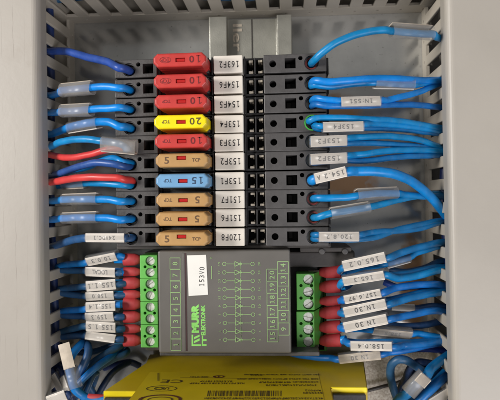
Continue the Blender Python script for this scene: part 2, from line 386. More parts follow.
# ---------------------------------------------------------------- wiring ducts
DH = 46.5
def duct(label, o, along, out, length, width, pitch, slot, z_slot, first, cover_mat, n_before, n_after):
    """o: foot of the visible wall; along: direction of the duct; out: direction away from the devices"""
    o = Vector(o); al = Vector(along).normalized(); ou = Vector(out).normalized(); T = 1.5
    t = thing('wiring_duct', label, 'cable duct', o)
    def fbox(mb, a0, a1, b0, b1, z0, z1, m, bev=0, seg=2):
        k = MB(); k.box(a0, a1, b0, b1, z0, z1, m, bev, seg)
        mb.add([o + al * v.x + ou * v.y + Vector((0, 0, v.z)) for v in k.v], k.f, m)
    L0, L1 = -n_before * pitch, n_after * pitch
    base = MB(); fbox(base, L0, L1, T, width - T, .2, 1.8, M['duct']); part('base', base, t)
    for side in (0, 1):
        w = MB(); y0 = 0 if side == 0 else width - T; y1 = y0 + T
        # closed strip with small punched holes
        st = MB(); fbox(st, L0, L1, y0, y1, .2, z_slot, M['duct'])
        ct = MB()
        for i in range(-n_before, n_after):
            c = first + (i + .5) * pitch
            if L0 < c < L1: ct.cyl(o + al * c + ou * (y0 - 1) + Vector((0, 0, z_slot * .5)), ou, .75, 3.5, M['hole'], n=10)
        st = bool_diff(st, ct); w.add(st.v, st.f, M['duct'])
        for i in range(-n_before, n_after):
            c = first + (i + .5) * pitch + random.uniform(-.15, .15)
            hw = (pitch - slot) / 2
            fbox(w, c - hw, c + hw, y0 + .05, y1 - .05, z_slot - .5, DH - 3.2, M['duct'], .45, 2)
        fbox(w, L0, L1, y0, y1, DH - 3.6, DH - 2.4, M['duct'])
        part('side_wall', w, t)
    cv = MB()
    R = 3.2; prof = []
    hw0, hw1 = -.45, width + .45
    def arc(cx, cz, a0, a1, r, n=7): return [(cx + r * math.cos(math.radians(a0 + (a1 - a0) * i / n)), cz + r * math.sin(math.radians(a0 + (a1 - a0) * i / n))) for i in range(n + 1)]
    prof = [(hw0, DH - 8.0)] + arc(hw0 + R, DH - R + .8, 180, 90, R) + arc(hw1 - R, DH - R + .8, 90, 0, R) + [(hw1, DH - 8.0)]
    inner = [(hw1 - .4, DH - 8.0)] + arc(hw1 - R, DH - R + .8, 0, 90, R - .4) + arc(hw0 + R, DH - R + .8, 90, 180, R - .4) + [(hw0 + .4, DH - 8.0)]
    allp = prof + inner; n = len(allp)
    vs = [o + al * L0 + ou * p[0] + Vector((0, 0, p[1])) for p in allp] + [o + al * L1 + ou * p[0] + Vector((0, 0, p[1])) for p in allp]
    fs = [(i, (i + 1) % n, (i + 1) % n + n, i + n) for i in range(n)]
    cv.add(vs, fs, cover_mat, False)
    co = part('cover', cv, t)
    return t
# left duct
aL = P(77, 200, 0); xl = aL.x
scratch(M['cover_l'], [(-.0112, .0002, .0022, .6), (-.0165, .00012, .0012, .5), (-.006, .0001, .0008, .4), (-.019, .00015, .003, .5)])
def yslot(px, py, z): return P(px, py, z).y
fL = yslot(50, 222, 38)
duct('beige slotted cable duct along the left edge with a scratched cover', (xl, 0, 0), (0, 1, 0), (-1, 0, 0), 0, 50, 10.0, 5.2, 7.5, fL % 10.0, M['cover_l'], 15, 13)
aR = P(425, 200, 0)
fR = yslot(450, 242, 38)
duct('clean light beige slotted cable duct along the right edge', (aR.x, 0, 0), (-.006, 1, 0), (1, 0, 0), 0, 50, 10.2, 5.2, 8.5, fR % 10.2, M['cover'], 15, 13)
aT = P(250, 18.2, 0)
fT = P(252, 10, 10).x
duct('grey slotted cable duct across the top, seen from below', (0, aT.y, 0), (1, 0, 0), (0, 1, 0), 0, 50, 11.3, 5.2, 11.5, (fT) % 11.3, M['cover'], 9, 8)

# ---------------------------------------------------------------- wires
def cat(points, step=1.2):
    p = [Vector(q) for q in points]
    if len(p) == 2: p = [p[0], p[0].lerp(p[1], .5), p[1]]
    e = [p[0] * 2 - p[1]] + p + [p[-1] * 2 - p[-2]]; out = []
    for i in range(1, len(e) - 2):
        a, b, c, d = e[i - 1], e[i], e[i + 1], e[i + 2]
        n = max(3, int((c - b).length / step))
        # centripetal-ish: limit the tangents
        m1 = (c - a) * .5; m2 = (d - b) * .5; L = (c - b).length
        if m1.length > 1.2 * L: m1 *= 1.2 * L / m1.length
        if m2.length > 1.2 * L: m2 *= 1.2 * L / m2.length
        for k in range(n):
            t = k / n; t2 = t * t; t3 = t2 * t
            out.append(b * (2 * t3 - 3 * t2 + 1) + m1 * (t3 - 2 * t2 + t) + c * (-2 * t3 + 3 * t2) + m2 * (t3 - t2))
    out.append(p[-1]); return out
def Q(p): return p if isinstance(p, Vector) else P(*p)
def wire(path, label, m='wblue', r=1.55, group=None, sleeves=(), name='blue_wire', ferrule=None):
    pts = [Q(p) for p in path]; loc = pts[0]
    t = thing(name, label, 'wire', loc, group)
    mb = MB(); path_ = cat(pts)
    ph = random.uniform(0, 6); nP = len(path_)
    for q_ in range(nP):
        e_ = min(1, q_ / 8, (nP - 1 - q_) / 8)
        path_[q_] = path_[q_] + Vector((0, .16 * math.sin(q_ * .23 + ph) + .035 * math.sin(q_ * .83 + ph * 2), .14 * math.sin(q_ * .27 + ph * 3))) * e_
    for s in sleeves: path_ = snap(path_, s, r)
    mb.tube(path_, r, M[m], n=14); part('insulation', mb, t)
    for s in sleeves: sleeve(t, rw=r, **s)
    if ferrule:
        tip, back, rr = Q(ferrule[0]), Q(ferrule[1]), ferrule[2]
        d = (back - tip); k = MB()
        prof = [(0, .5), (.02, .62), (.16, .8), (.3, .97), (.34, 1.0), (.97, 1.05), (.985, 1.02), (1.0, .9)]
        k.tube([tip + d * q[0] for q in prof], [rr * q[1] for q in prof], M['ferr'], n=18, flat=.8)
        fo = part('ferrule', k, t)
        k = MB(); dn = d.normalized(); k.tube([tip - dn * 5, tip + dn * .5], 1.0, M['steel'], n=10); part('pin', k, fo)
    return t
def snap(path, s, r):
    a, b = Q(s['a']), Q(s['b']); ax = (b - a).normalized(); L = (b - a).length
    n = Vector((0, 0, 1)); n = (n - ax * n.dot(ax)).normalized(); n = Matrix.Rotation(math.radians(s.get('roll', 0)), 3, ax) @ n; bb = n.cross(ax)
    lim = max(0, s.get('w', 4.4) * .43 - r * .9); out = []
    for p in path:
        d = p - a; u = d.dot(ax)
        if -4 < u < L + 4 and (d - ax * u).length < 9:
            e = 0 if 0 <= u <= L else (-u if u < 0 else u - L); k = 1 - e / 4; k = k * k * (3 - 2 * k)
            bv = max(-lim, min(lim, d.dot(bb))); tgt = a + ax * u + bb * bv
            p = p.lerp(tgt, k)
        out.append(p)
    return out
def sleeve(t, a, b, rw=1.5, w=4.4, h=3.7, roll=0.0, text=None, paper='paper', clear='clear', over=1.0, tsize=.4, ink='inkl', flip=True, inset=0.0, edge=0):
    a, b = Q(a), Q(b); d = b - a; L = d.length; ax = d.normalized(); h = max(h, 2 * rw + 1.3); pz_ = rw + .38
    n = Vector((0, 0, 1)); n = (n - ax * n.dot(ax)).normalized()
    bb = n.cross(ax)   # in image: up-ish when ax points right
    R = Matrix.Rotation(math.radians(roll), 3, ax); n = R @ n; bb = R @ bb
    mb = MB(); N = 20; ring = []
    for j in range(N):
        th = 2 * math.pi * j / N
        cx, sx = math.cos(th), math.sin(th)
        px = math.copysign(abs(cx) ** .62, cx) * w / 2; py = math.copysign(abs(sx) ** .75, sx) * h / 2
        ring.append((px, py))
    vs = []; 
    for (s, k) in ((0, 1), (L, 1), (L, .9), (0, .9)):
        vs += [a + ax * s + bb * p[0] * k + n * p[1] * k for p in ring]
    fs = []
    for q in range(4):
        for j in range(N):
            A = q * N + j; B = q * N + (j + 1) % N; nx = ((q + 1) % 4)
            fs.append((A, B, nx * N + (j + 1) % N, nx * N + j))
    mb.add(vs, fs, M[clear], True); so = part('label_sleeve', mb, t)
    # paper slip inside, on the +n side, gently bowed
    k = MB(); e = inset; K = 6; hw = w * .43; top = []; bot = []
    for i in range(K + 1):
        u = -1 + 2 * i / K; z = pz_ - u * u * .25
        top.append((u * hw, z)); bot.append((u * hw, z - .3))
    prof = top + bot[::-1]
    if edge:
        e0 = edge * (w / 2 - .62); prof = [(e0 - .2, h * .36), (e0 + .2, h * .36), (e0 + .2, -h * .36), (e0 - .2, -h * .36)]
        if edge < 0: prof = prof[::-1]
    n2 = len(prof)
    vs = [a + ax * (.35 + e) + bb * p[0] + n * p[1] for p in prof] + [b - ax * .35 + bb * p[0] + n * p[1] for p in prof]
    fs = [(i, (i + 1) % n2, (i + 1) % n2 + n2, i + n2) for i in range(n2)] + [list(range(n2)), [i + n2 for i in range(n2)][::-1]]
    k.add(vs, fs, M[paper])
    if text:
        ex, ey = (-ax, -bb) if flip else (ax, bb)
        sg = 1
        # make sure the lettering reads from outside
        if ex.cross(ey).dot(n) < 0: ey = -ey
        k.text(text, (a + b) / 2 + n * (pz_ + .03), ex, ey, w * tsize, M[ink], bold=.02)
    part('paper_label', k, so)

def V(*a): return Vector(a)

# cables lying inside the ducts
def inner(label, pts, m, r): 
    wire(pts, label, m, r, group='wires bundled inside the cable ducts')
for i in range(5):
    x = xl - 5 - i * 5.2; z = (22, 10, 26, 8, 18)[i]
    inner('dark blue wires running inside the left cable duct', [V(x, 128, z), V(x + 2, 60, z + 3), V(x - 1, 0, z - 2), V(x + 2, -60, z + 2), V(x, -128, z)], ('wnavy', 'wdark')[i % 2], 1.9)
    x = aR.x + 5 + i * 5.2
    inner('dark blue wires running inside the right cable duct', [V(x, 128, z), V(x + 2, 60, z + 3), V(x - 1, 0, z - 2), V(x + 2, -60, z + 2), V(x, -128, z)], ('wnavy', 'wdark')[i % 2], 1.9)
    y = aT.y + 5 + i * 5.2
    inner('dark blue wires running inside the top cable duct', [V(-100, y, z), V(-50, y + 2, z + 3), V(0, y - 1, z - 2), V(50, y + 2, z + 2), V(90, y, z)], ('wdark', 'wnavy')[i % 2], 1.9)

# ---------------------------------------------------------------- DIN rail
RZ = 10.0
t = thing('mounting_rail', 'zinc plated steel mounting rail running up behind the terminal blocks', 'rail', P(250, 100, 0))
yr0, yr1 = -72, P(250, 20, 0).y - 1.0
x0, x1, x2, x3 = P(209, 40, RZ).x, P(227, 40, RZ).x, P(277, 40, RZ).x, P(292, 40, RZ).x
mb = MB()
prof = [(x0, RZ - 1.4), (x0, RZ), (x1, RZ), (x1, 4.2), (x2, 4.2), (x2, RZ), (x3, RZ), (x3, RZ - 1.4), (x2 + 1.4, RZ - 1.4), (x2 + 1.4, 2.8), (x1 - 1.4, 2.8), (x1 - 1.4, RZ - 1.4)]
vs = [Vector((p[0], yr0, p[1])) for p in prof] + [Vector((p[0], yr1, p[1])) for p in prof]; n = len(prof)
mb.add(vs, [(i, (i + 1) % n, (i + 1) % n + n, i + n) for i in range(n)] + [list(range(n)), list(range(n, 2 * n))[::-1]], M['rail'])
bmm = bmesh.new(); tmp = bpy.data.meshes.new('q'); tmp.from_pydata([tuple(v) for v in mb.v], [], mb.f); bmm.from_mesh(tmp)
bmesh.ops.recalc_face_normals(bmm, faces=bmm.faces)
ed = [e for e in bmm.edges if abs(e.verts[0].co.y - e.verts[1].co.y) > 50]
bmesh.ops.bevel(bmm, geom=ed, offset=.55, segments=3, affect='EDGES', profile=.5)
mb = MB(); mb.bm(bmm, M['rail'])
xc = P(252, 40, 4.2).x
mb.box(xc - .25, xc + .25, yr0, yr1, 4.1, 4.5, M['moddark'])
ctr = P(237.5, 38, 4.3)
mb.text('ller', ctr + Vector((0, 0, .12)), (0, -1, 0), (1, 0, 0), 4.6, M['steel'], bold=.02, w=14)
part('rail_profile', mb, t)

# ---------------------------------------------------------------- ten fuse terminal blocks
YC = [65.3, 85.5, 105, 124.5, 143, 161.5, 181, 199.5, 217.7, 236.8]
TAGS = ['163F2', '154F6', '154F5', '153F4', '153F3', '153F2', '153F1', '151F7', '151F6', '120F8']
FUSE = [('red', '10', 1), ('red', '10', 1), ('red', '10', 1), ('yellow', '20', 1), ('red', '10', 1), ('tan', '5', 0), ('blue', '15', 1), ('tan', '5', 1), ('tan', '5', 1), ('tan', '5', 0)]
ZT = 50.0
REFX = P(230, 143, ZT).x; REFY = P(230, 143, ZT).y
def X(px, z=ZT): return P(px, 143, z).x - REFX
HT = 3.95
root_mb = MB()
main = MB()
main.box(X(115), X(331), -HT, HT, 10, 33, M['dgrey'])
A = MB()
A.box(X(115.5), X(158), -HT, HT, 30, ZT, M['dgrey'], .35, 2)
B = MB()
B.box(X(264.5), X(327.5), -HT, HT, 30, ZT, M['dgrey'], .35, 2)
MID = MB(); MID.box(X(158), X(264.5), -HT, HT, 30, 45, M['black'], .25, 1)
cut = MB()
cut.cyl(V(X(130), -.5, ZT - 15), (0, 0, 1), 2.95, 20, M['hole'], n=28)
cut.cyl(V(X(139.3), 1.7, ZT - 8), (0, 0, 1), .95, 12, M['hole'], n=16)
cut.box(X(143.8), X(154.2), -2.4, 1.9, ZT - 12, ZT + 2, M['hole'])
A = bool_diff(A, cut)
cut = MB()
cut.cyl(V(X(273.8), 0, ZT - 10), (0, 0, 1), 1.5, 14, M['hole'], n=20)
cut.box(X(285.8), X(296.8), -2.2, 2.2, ZT - 12, ZT + 2, M['hole'])
cut.cyl(V(X(301.6), 2.1, ZT - 8), (0, 0, 1), .98, 12, M['hole'], n=16)
cut.cyl(V(X(312.5), -.1, ZT - 15), (0, 0, 1), 3.15, 20, M['hole'], n=28)
B = bool_diff(B, cut)
cut = MB()
cut.box(X(246.5), X(255), -3.0, 3.0, 34, 50, M['hole'])
cut.box(X(256.5), X(264), -3.0, 3.0, 34, 50, M['hole'])
MID = bool_diff(MID, cut)
house = MB()
for q in (A, B, MID): house.add(q.v, q.f, q.mats[0])
house.box(X(115), X(331), -HT + .03, HT - .03, 10, 32, M['black'])
house.box(X(327.2), X(331), -HT + .2, HT - .2, 30, 42, M['black'], .3)
house.box(X(113.2), X(115.8), -HT + .4, HT - .4, 30, 40, M['black'], .3)
house.box(X(244.5), X(246), -HT + .05, HT - .05, 44, ZT - 1, M['black'], .2)
house.box(X(212.5), X(214), -HT + .2, HT - .2, 44, ZT, M['black'], .2)
house.box(X(158), X(160.5), -HT + .2, HT - .2, 44, ZT - 1.5, M['black'], .2)
house.box(X(207.5), X(210.5), -HT + .6, HT - .6, 44, ZT + 1.5, M['black'], .3)
house.box(X(255), X(256.5), -HT + .4, HT - .4, 44, 47.5, M['black'], .2)
rims = MB()
def ring(mb, c, r, w, h, m, n=28):
    vs = []; 
    for k, (rr, z) in enumerate(((r, 0), (r, h), (r + w, h), (r + w, 0))):
        vs += [Vector((c[0] + math.cos(2 * math.pi * j / n) * rr, c[1] + math.sin(2 * math.pi * j / n) * rr, c[2] + z)) for j in range(n)]
    fs = [(q * n + j, q * n + (j + 1) % n, ((q + 1) % 4) * n + (j + 1) % n, ((q + 1) % 4) * n + j) for q in range(4) for j in range(n)]
    mb.add(vs, fs, m, False)
ring(rims, (X(130), -.5, ZT - 2.4), 2.45, .45, 1.2, M['dgrey'])
rims2 = MB(); ring(rims2, (X(312.5), -.1, ZT - 2.4), 2.65, .45, 1.2, M['dgrey'])
clampr = [MB(), MB()]
ring(clampr[0], (X(312.5), -.1, ZT - 9), 1.2, 1.5, 4, M['rail'], 20)
ring(clampr[1], (X(130), -.5, ZT - 9), 1.2, 1.3, 4, M['rail'], 20)
contact = []
for (pa, pb) in ((248.5, 253.5), (258, 263)):
    for sgn in (-1, 1):
        k = MB()
        y = sgn * 2.4
        k.box(X(pa + .6), X(pb + .2), y - .5, y + .5, 35, 45.6, M['steel'], .15, 1)
        k.box(X(pb - 1.1), X(pb), min(y, y - sgn * 1.2), max(y, y - sgn * 1.2), 35, 43.8, M['steel'], .1, 1)
        contact.append(k)
clamp = MB(); clamp.box(X(287), X(292), -1.6, 1.8, ZT - 11.9, ZT - 9, M['moddark'], .3)
clamp2 = MB(); clamp2.box(X(145), X(150), -1.6, 1.2, ZT - 11.9, ZT - 9, M['moddark'], .3)
o0 = (REFX, REFY, 0)
def shift(mb, d): 
    for v in mb.v: v += Vector(d)
    return mb
meshes = {}
for nme, k in (('housing', house), ('entry_ring', rims), ('entry_ring2', rims2), ('wire_clamp', clampr[0]), ('wire_clamp2', clampr[1]), ('contact', contact[0]), ('contact2', contact[1]), ('contact3', contact[2]), ('contact4', contact[3]), ('release_slot', clamp), ('release_slot2', clamp2)):
    meshes[nme] = k.mesh(nme.rstrip('1234'), (0, 0, 0))
ROWP = []; ROWR = []
words = ['10 A red fuse, topmost of the ten', '10 A red fuse, second from the top', '10 A red fuse just above the yellow fuse', 'yellow 20 A fuse', 'red 10 A fuse just below the yellow fuse', 'tan fuse just above the blue fuse', 'light blue 15 A fuse', 'tan fuse just below the blue fuse', 'tan fuse, second from the bottom', 'tan fuse in the bottom row']
for i, yc in enumerate(YC):
    c = P(230, yc, ZT)
    # terminals share one rail, so their x is one straight line
    loc = Vector((REFX, c.y, 0)); ang = math.radians(.35 - .085 * i)
    t = thing('fuse_terminal_block', 'dark grey fuse terminal block with a white marker reading %s' % TAGS[i], 'terminal block', loc, 'fuse terminal blocks stacked on the rail')
    t.rotation_euler = (0, -ang, 0)
    ROWP.append(loc); ROWR.append(ang)
    for nme in meshes:
        o = bpy.data.objects.new(nme.rstrip('1234'), meshes[nme]); C.objects.link(o); o.parent = t; o['_o'] = (0, 0, 0)
    k = MB()
    y0, y1 = -3.75, 3.75; jx = random.uniform(-.12, .12)
    k.box(X(214.6, 52) + jx, X(243.6, 52) + jx, y0, y1, 45, 52.2, M['tag'], .35, 2)
    k.text(TAGS[i], V(X(229.5, 52) + jx + .2, -.1, 52.26), (-1, 0, 0), (0, -1, 0), 2.75, M['ink'], bold=.006, w=8.3 + random.uniform(-.2, .2))
    o = bpy.data.objects.new('marker_tag', k.mesh('marker_tag', (0, 0, 0))); C.objects.link(o); o.parent = t
maroon_ = mat('maroon_collar', (120, 44, 40), .5)
def rowpt(i, x, y, z):
    a = ROWR[i]; return ROWP[i] + Vector((x * math.cos(a) - y * math.sin(a), x * math.sin(a) + y * math.cos(a), z))
def HL(i, z=50.0): return rowpt(i, X(130), -.5, z)
def HR(i, z=50.0): return rowpt(i, X(312.5), -.1, z)

for i in (0, 7, 8):
    k = MB(); ring(k, tuple(HR(i, ZT - 3)), 2.0, .6, 1.4, maroon_); solid('bushing', k, HR(i, ZT), 'maroon bushing in the right wire hole of the row marked %s' % TAGS[i], 'bushing', 'maroon bushings')
# blade fuses
zf = 63.5
def XF(px): return P(px, 143, zf).x - REFX
for i, (colr, num, inv) in enumerate(FUSE):
    loc = ROWP[i] + V(0, 0, 0); loc = Vector((loc.x, loc.y, 46)); jx = random.uniform(-.25, .25) + (-.4 if i == 3 else 0)
    desc = 'tan 5 A blade fuse' if colr == 'tan' else '%s %s A blade fuse' % ({'blue': 'light blue'}.get(colr, colr), num)
    t = thing('blade_fuse', '%s plugged in beside the marker reading %s' % (desc, TAGS[i]), 'fuse', loc, 'blade fuses in the terminal blocks')
    t.rotation_euler = (0, -ROWR[i], 0)
    xa, xb = XF(154.5) + jx, XF(207.5) + jx; hy = 2.85; ch = 1.7
    def oct_(xa, xb, hy, ch, chl=None):
        return [(xa + ch, -hy), (xb - ch, -hy), (xb, -hy + ch), (xb, hy - ch), (xb - ch, hy), (xa + ch, hy), (xa, hy - ch), (xa, -hy + ch)]
    m = M[colr]; k = MB()
    k.prism(oct_(xa, xb, hy, ch), 53, zf, m, bev=.55, seg=3)
    k.prism(oct_(xa + 1.2, xb - .2, hy + .15, 1.2), 46, 56.5, m, bev=.5)
    k.prism(oct_(xa + .35, xb - .35, hy + .12, 1.5), 55, 58.6, m, bev=.4)
    main_k = k
    sgn = -1 if inv else 1
    wx = (xa + xb) / 2 + (0.3 if inv else -.2)
    wy = -.15 if inv else .95
    cutk = MB(); cutk.box(wx - 2.0, wx + 2.0, wy - .85, wy + .85, zf - 1.2, zf + 1, m)
    solid_top = MB(); solid_top.prism(oct_(xa, xb, hy, ch), 53, zf, m, bev=.9, seg=4)
    solid_top = bool_diff(solid_top, cutk)
    k = MB(); k.add(solid_top.v, solid_top.f, m)
    k.prism(oct_(xa + 1.2, xb - .2, hy + .15, 1.2), 46, 53, m, bev=.0)
    k.prism(oct_(xa + .35, xb - .35, hy + .12, 1.5), 52.6, 57.6, m, bev=.4)
    ink = M[{'red': 'fred', 'yellow': 'fyel', 'tan': 'ftan', 'blue': 'fblu'}[colr]]
    ex, ey = ((-1, 0, 0), (0, -1, 0)) if inv else ((1, 0, 0), (0, 1, 0))
    nx = wx + (6.0 if inv else -6.0); lx = wx - 6.2 if inv else wx + 6.2
    k.text(num, V(nx, 0, zf + .04), ex, ey, 2.9, ink, bold=.02)
    k.text('TCP', V(lx, 0, zf + .04), ex, ey, 1.4, ink, bold=.03)
    if i < 2: # faint oval around the small mark
        for j in range(24):
            a0, a1 = 2 * math.pi * j / 24, 2 * math.pi * (j + 1) / 24
            k.line(V(lx + 2.3 * math.cos(a0), 1.2 * math.sin(a0), zf + .04), V(lx + 2.3 * math.cos(a1), 1.2 * math.sin(a1), zf + .04), .16, ink)
    lo = Vector((loc.x, loc.y, 0))
    shift(k, lo); part('body', k, t)
    k = MB(); k.box(wx - 1.85, wx + 1.85, wy - .7, wy + .7, zf - 1.19, zf - .45, M['redw'], .25, 2); shift(k, lo); part('window', k, t)
    for q in (xa + 3, xb - 4):
        k = MB(); k.box(q - 2, q + 2, -.4, .4, 38, 46.2, M['steel']); shift(k, lo); part('blade', k, t)

# end stop between the last terminal and the module
t = thing('end_bracket', 'flat dark end plate between the bottom fuse row and the diode module', 'bracket', P(223, 247, 30))
k = MB(); a = P(116, 247.6, 46); b = P(331, 247.6, 46)
k.box(a.x, b.x, a.y - .9, a.y + .9, 12, 45, M['moddark'], .4)
k.box(P(300, 250, 42).x, P(352, 250, 42).x, a.y - 3.2, a.y - 1.2, 12, 40, M['moddark'], .4)
part('plate', k, t)
for px in (322, 345):
    k = MB(); k.cyl(P(px, 251.5, 40), (0, 0, 1), 1.3, .9, M['dgrey'], n=14, bev=.3); part('screw', k, t)

# ---------------------------------------------------------------- diode module
MZ = 52.0
def m3(px, py, z=MZ): return P(px, py, z)
t = thing('diode_module', 'brown grey diode module with green screw terminals and a white 153V0 sticker', 'relay module', P(225, 300, 0))
a, b = m3(157.5, 251), m3(291.5, 353.5)
k = MB(); k.box(a.x, b.x, b.y, a.y, 38, MZ, M['mod'], .8, 3); 
part('front_cover', k, t)
k = MB(); k.box(a.x + .6, b.x - .6, b.y + .4, a.y - .4, 5, 39, M['moddark'], .4)
c, d = P(142, 253, 30), P(326, 353, 30)
k.box(c.x, d.x, d.y, c.y, 5, 26, M['moddark'], .5)
e, f_ = P(292, 249, 38), P(356, 268, 38)
k.box(e.x - 2, f_.x, f_.y, e.y - 1.5, 8, 34, M['moddark'], .8)
g0, g1 = P(292, 249, 40), P(325, 353, 40)
k.box(e.x - 3, g1.x - 2, g1.y, g0.y - 1, 8, 30, M['black'], .5)
# ledge along the bottom edge
k.box(a.x - .4, b.x + 12, b.y - 1.9, b.y - .1, 8, MZ - 3, M['dgrey'], .4)
part('housing', k, t)
# groove between the marker strip and the cover
k = MB(); g = m3(186, 302); 
k.box(g.x - .35, g.x + .35, b.y + 1, a.y - 1, MZ - .2, MZ + .12, M['slate'])
k.box(g.x - 1.35, g.x - .35, b.y + 1, a.y - 1, MZ - .2, MZ + .28, M['mod'], .1)
part('marker_groove', k, t)
# printed diagram and numbers
zt = MZ + .05
k = MB(); G = M['gprint']; lw = .24
def pz(px, py): return P(px, py, zt)
ys = [263.9 + 8.43 * i for i in range(10)]
for i, y in enumerate(ys):
    xs = .012 * (y - 300)
    k.line(pz(227 + xs, y), pz(235 + xs, y), lw, G); k.line(pz(242 + xs, y), pz(250.8 + xs, y), lw, G)
    for cx in (224.7, 253):
        c0 = pz(cx + xs, y)
        for j in range(12):
            a0, a1 = 2 * math.pi * j / 12, 2 * math.pi * (j + 1) / 12
            k.line(c0 + V(math.cos(a0), math.sin(a0), 0) * .78, c0 + V(math.cos(a1), math.sin(a1), 0) * .78, .24, G)
    # diode: triangle outline, bar, filled tip
    A0, A1, A2 = pz(235.3 + xs, y - 2.4), pz(235.3 + xs, y + 2.4), pz(240.5 + xs, y)
    for (p, q) in ((A0, A1), (A1, A2), (A2, A0)): k.line(p, q, .32, G)
    k.line(pz(240.6 + xs, y - 2.3), pz(240.6 + xs, y + 2.3), .3, G)
    k.line(pz(238.5 + xs, y), pz(242.6 + xs, y), .55, G)
    k.text(str(19 - 2 * i), pz(219.6 + xs, y), (0, 1, 0), (-1, 0, 0), .95, G, bold=.0)
    k.text(str(20 - 2 * i), pz(259.6 + xs, y), (0, 1, 0), (-1, 0, 0), .95, G, bold=.0)
for i in range(19):
    y = 262 + i * 4.3; xs = .012 * (y - 300)
    k.line(pz(235.4 + xs, y), pz(235.4 + xs, y + 2.4), .2, G); k.line(pz(240.6 + xs, y), pz(240.6 + xs, y + 2.4), .2, G)
def numbox(px0, px1, yc, h, s, sz=2.15):
    xs = .012 * (yc - 300)
    c0, c1, c2, c3 = pz(px0 + xs, yc - h), pz(px1 + xs, yc - h), pz(px1 + xs, yc + h), pz(px0 + xs, yc + h)
    for (p, q) in ((c0, c1), (c1, c2), (c2, c3), (c3, c0)): k.line(p, q, .24, G)
    k.text(s, pz((px0 + px1) / 2 + xs, yc), (0, 1, 0), (-1, 0, 0), sz, G, bold=.008)
for i, s in enumerate(['20', '19', '18', '17', '16', '15']): numbox(267, 277.6, 275 + 12.15 * i, 6.0, s)
for i, s in enumerate(['14', '13', '12', '11', '10', '9']): numbox(278, 288.8, 267.5 + 12.3 * i, 6.1, s)
for i, s in enumerate(['8', '7', '6', '5', '4', '3', '2', '1']): numbox(170.5, 180.5, 263.5 + 11.6 * i, 5.6, s)
# tiny caption above the diagram
k.text('+', pz(211, 258), (0, 1, 0), (-1, 0, 0), 1.0, G); k.line(pz(211.5, 266), pz(211.5, 279), .3, G)
part('printed_diagram', k, t)
k = MB(); LG = M['glogo']
k.text('MURR', pz(195.2, 318.5), (0, 1, 0), (-1, 0, 0), 3.2, LG, bold=.075, w=12.3)
k.text('ELEKTRONIK', pz(203.2, 320), (0, 1, 0), (-1, 0, 0), 1.9, LG, bold=.04, w=13.0)
# stepped emblem under the lettering
def zq(pts): 
    v = [pz(*p) for p in pts]; k.add(v, [list(range(len(v)))[::-1]], LG)
zq([(191.6, 334.6), (193.2, 334.6), (193.2, 346), (191.6, 346)])
zq([(193.9, 337), (199.6, 334.6), (199.6, 336.6), (193.9, 339.4)])
zq([(193.9, 341), (199.6, 338.2), (199.6, 340.6), (193.9, 343.2)])
zq([(193.2, 344.3), (201.2, 344.3), (201.2, 346), (193.2, 346)])
zq([(201.8, 335.5), (203.2, 335.5), (203.2, 346), (201.8, 346)])
zq([(203.2, 339), (206.6, 339), (206.6, 341), (203.2, 341)])
zq([(203.2, 344), (206.6, 344), (206.6, 346), (203.2, 346)])
part('green_logo', k, t)
k = MB(); zz = MZ + .15
cs = [P(188.6, 296, zz), P(208, 294.7, zz), P(206, 254.8, zz), P(187, 255.4, zz)]
lowc = [c_ - V(0, 0, .13) for c_ in cs]
k.add(cs + lowc, [(0, 1, 2, 3), (0, 4, 5, 1), (1, 5, 6, 2), (2, 6, 7, 3), (3, 7, 4, 0)], M['white'])
k.text('153V0', P(201.8, 276.5, zz + .04), (0.03, 1, 0), (-1, 0.03, 0), 2.2, M['ink'], bold=.0, w=8.2)
part('sticker', k, t, 'white paper sticker printed 153V0')
# the green screw terminals, two ways per block on the left, three on the right
def screw(parent, c, r, ang):
    sc = MB(); sc.cyl(c, (0, 0, 1), r, .9, M['screw'], n=22, bev=.25)
    cc = MB(); R = Matrix.Rotation(ang, 3, 'Z')
    cc.box(c.x - r * 1.3, c.x + r * 1.3, c.y - .24, c.y + .24, c.z + .35, c.z + 2, M['screw'], rot=(c, R))
    sc = bool_diff(sc, cc); part('screw', sc, parent)
GZ = 40.0
YS = [261 + 11.57 * i for i in range(8)]
for q in range(4):
    ya, yb = YS[2 * q], YS[2 * q + 1]
    A0, B0 = P(140.2 + .012 * (ya - 300), ya - 5.8, GZ), P(158 + .012 * (ya - 300), yb + 5.75, GZ)
    body = MB(); body.box(A0.x, B0.x, B0.y + .08, A0.y - .08, 14, GZ, M['green'], .25, 2)
    cut = MB()
    for yy in (ya, yb): cut.cyl(P(150, yy, GZ) - V(0, 0, 3), (0, 0, 1), 2.15, 6, M['hole'], n=24)
    for yy in (ya + 5.8, ):
        for px in (145, 154.5): cut.cyl(P(px, yy, GZ) - V(0, 0, 3), (0, 0, 1), .7, 6, M['hole'], n=12)
    body = bool_diff(body, cut)
    g = part('screw_terminal', body, t)
    for yy in (ya, yb): screw(g, P(150, yy, GZ) - V(0, 0, 2.4), 2.0, random.uniform(.3, 1.6))
YSR = [279.5, 292, 304.2, 317.5, 329.8, 342]
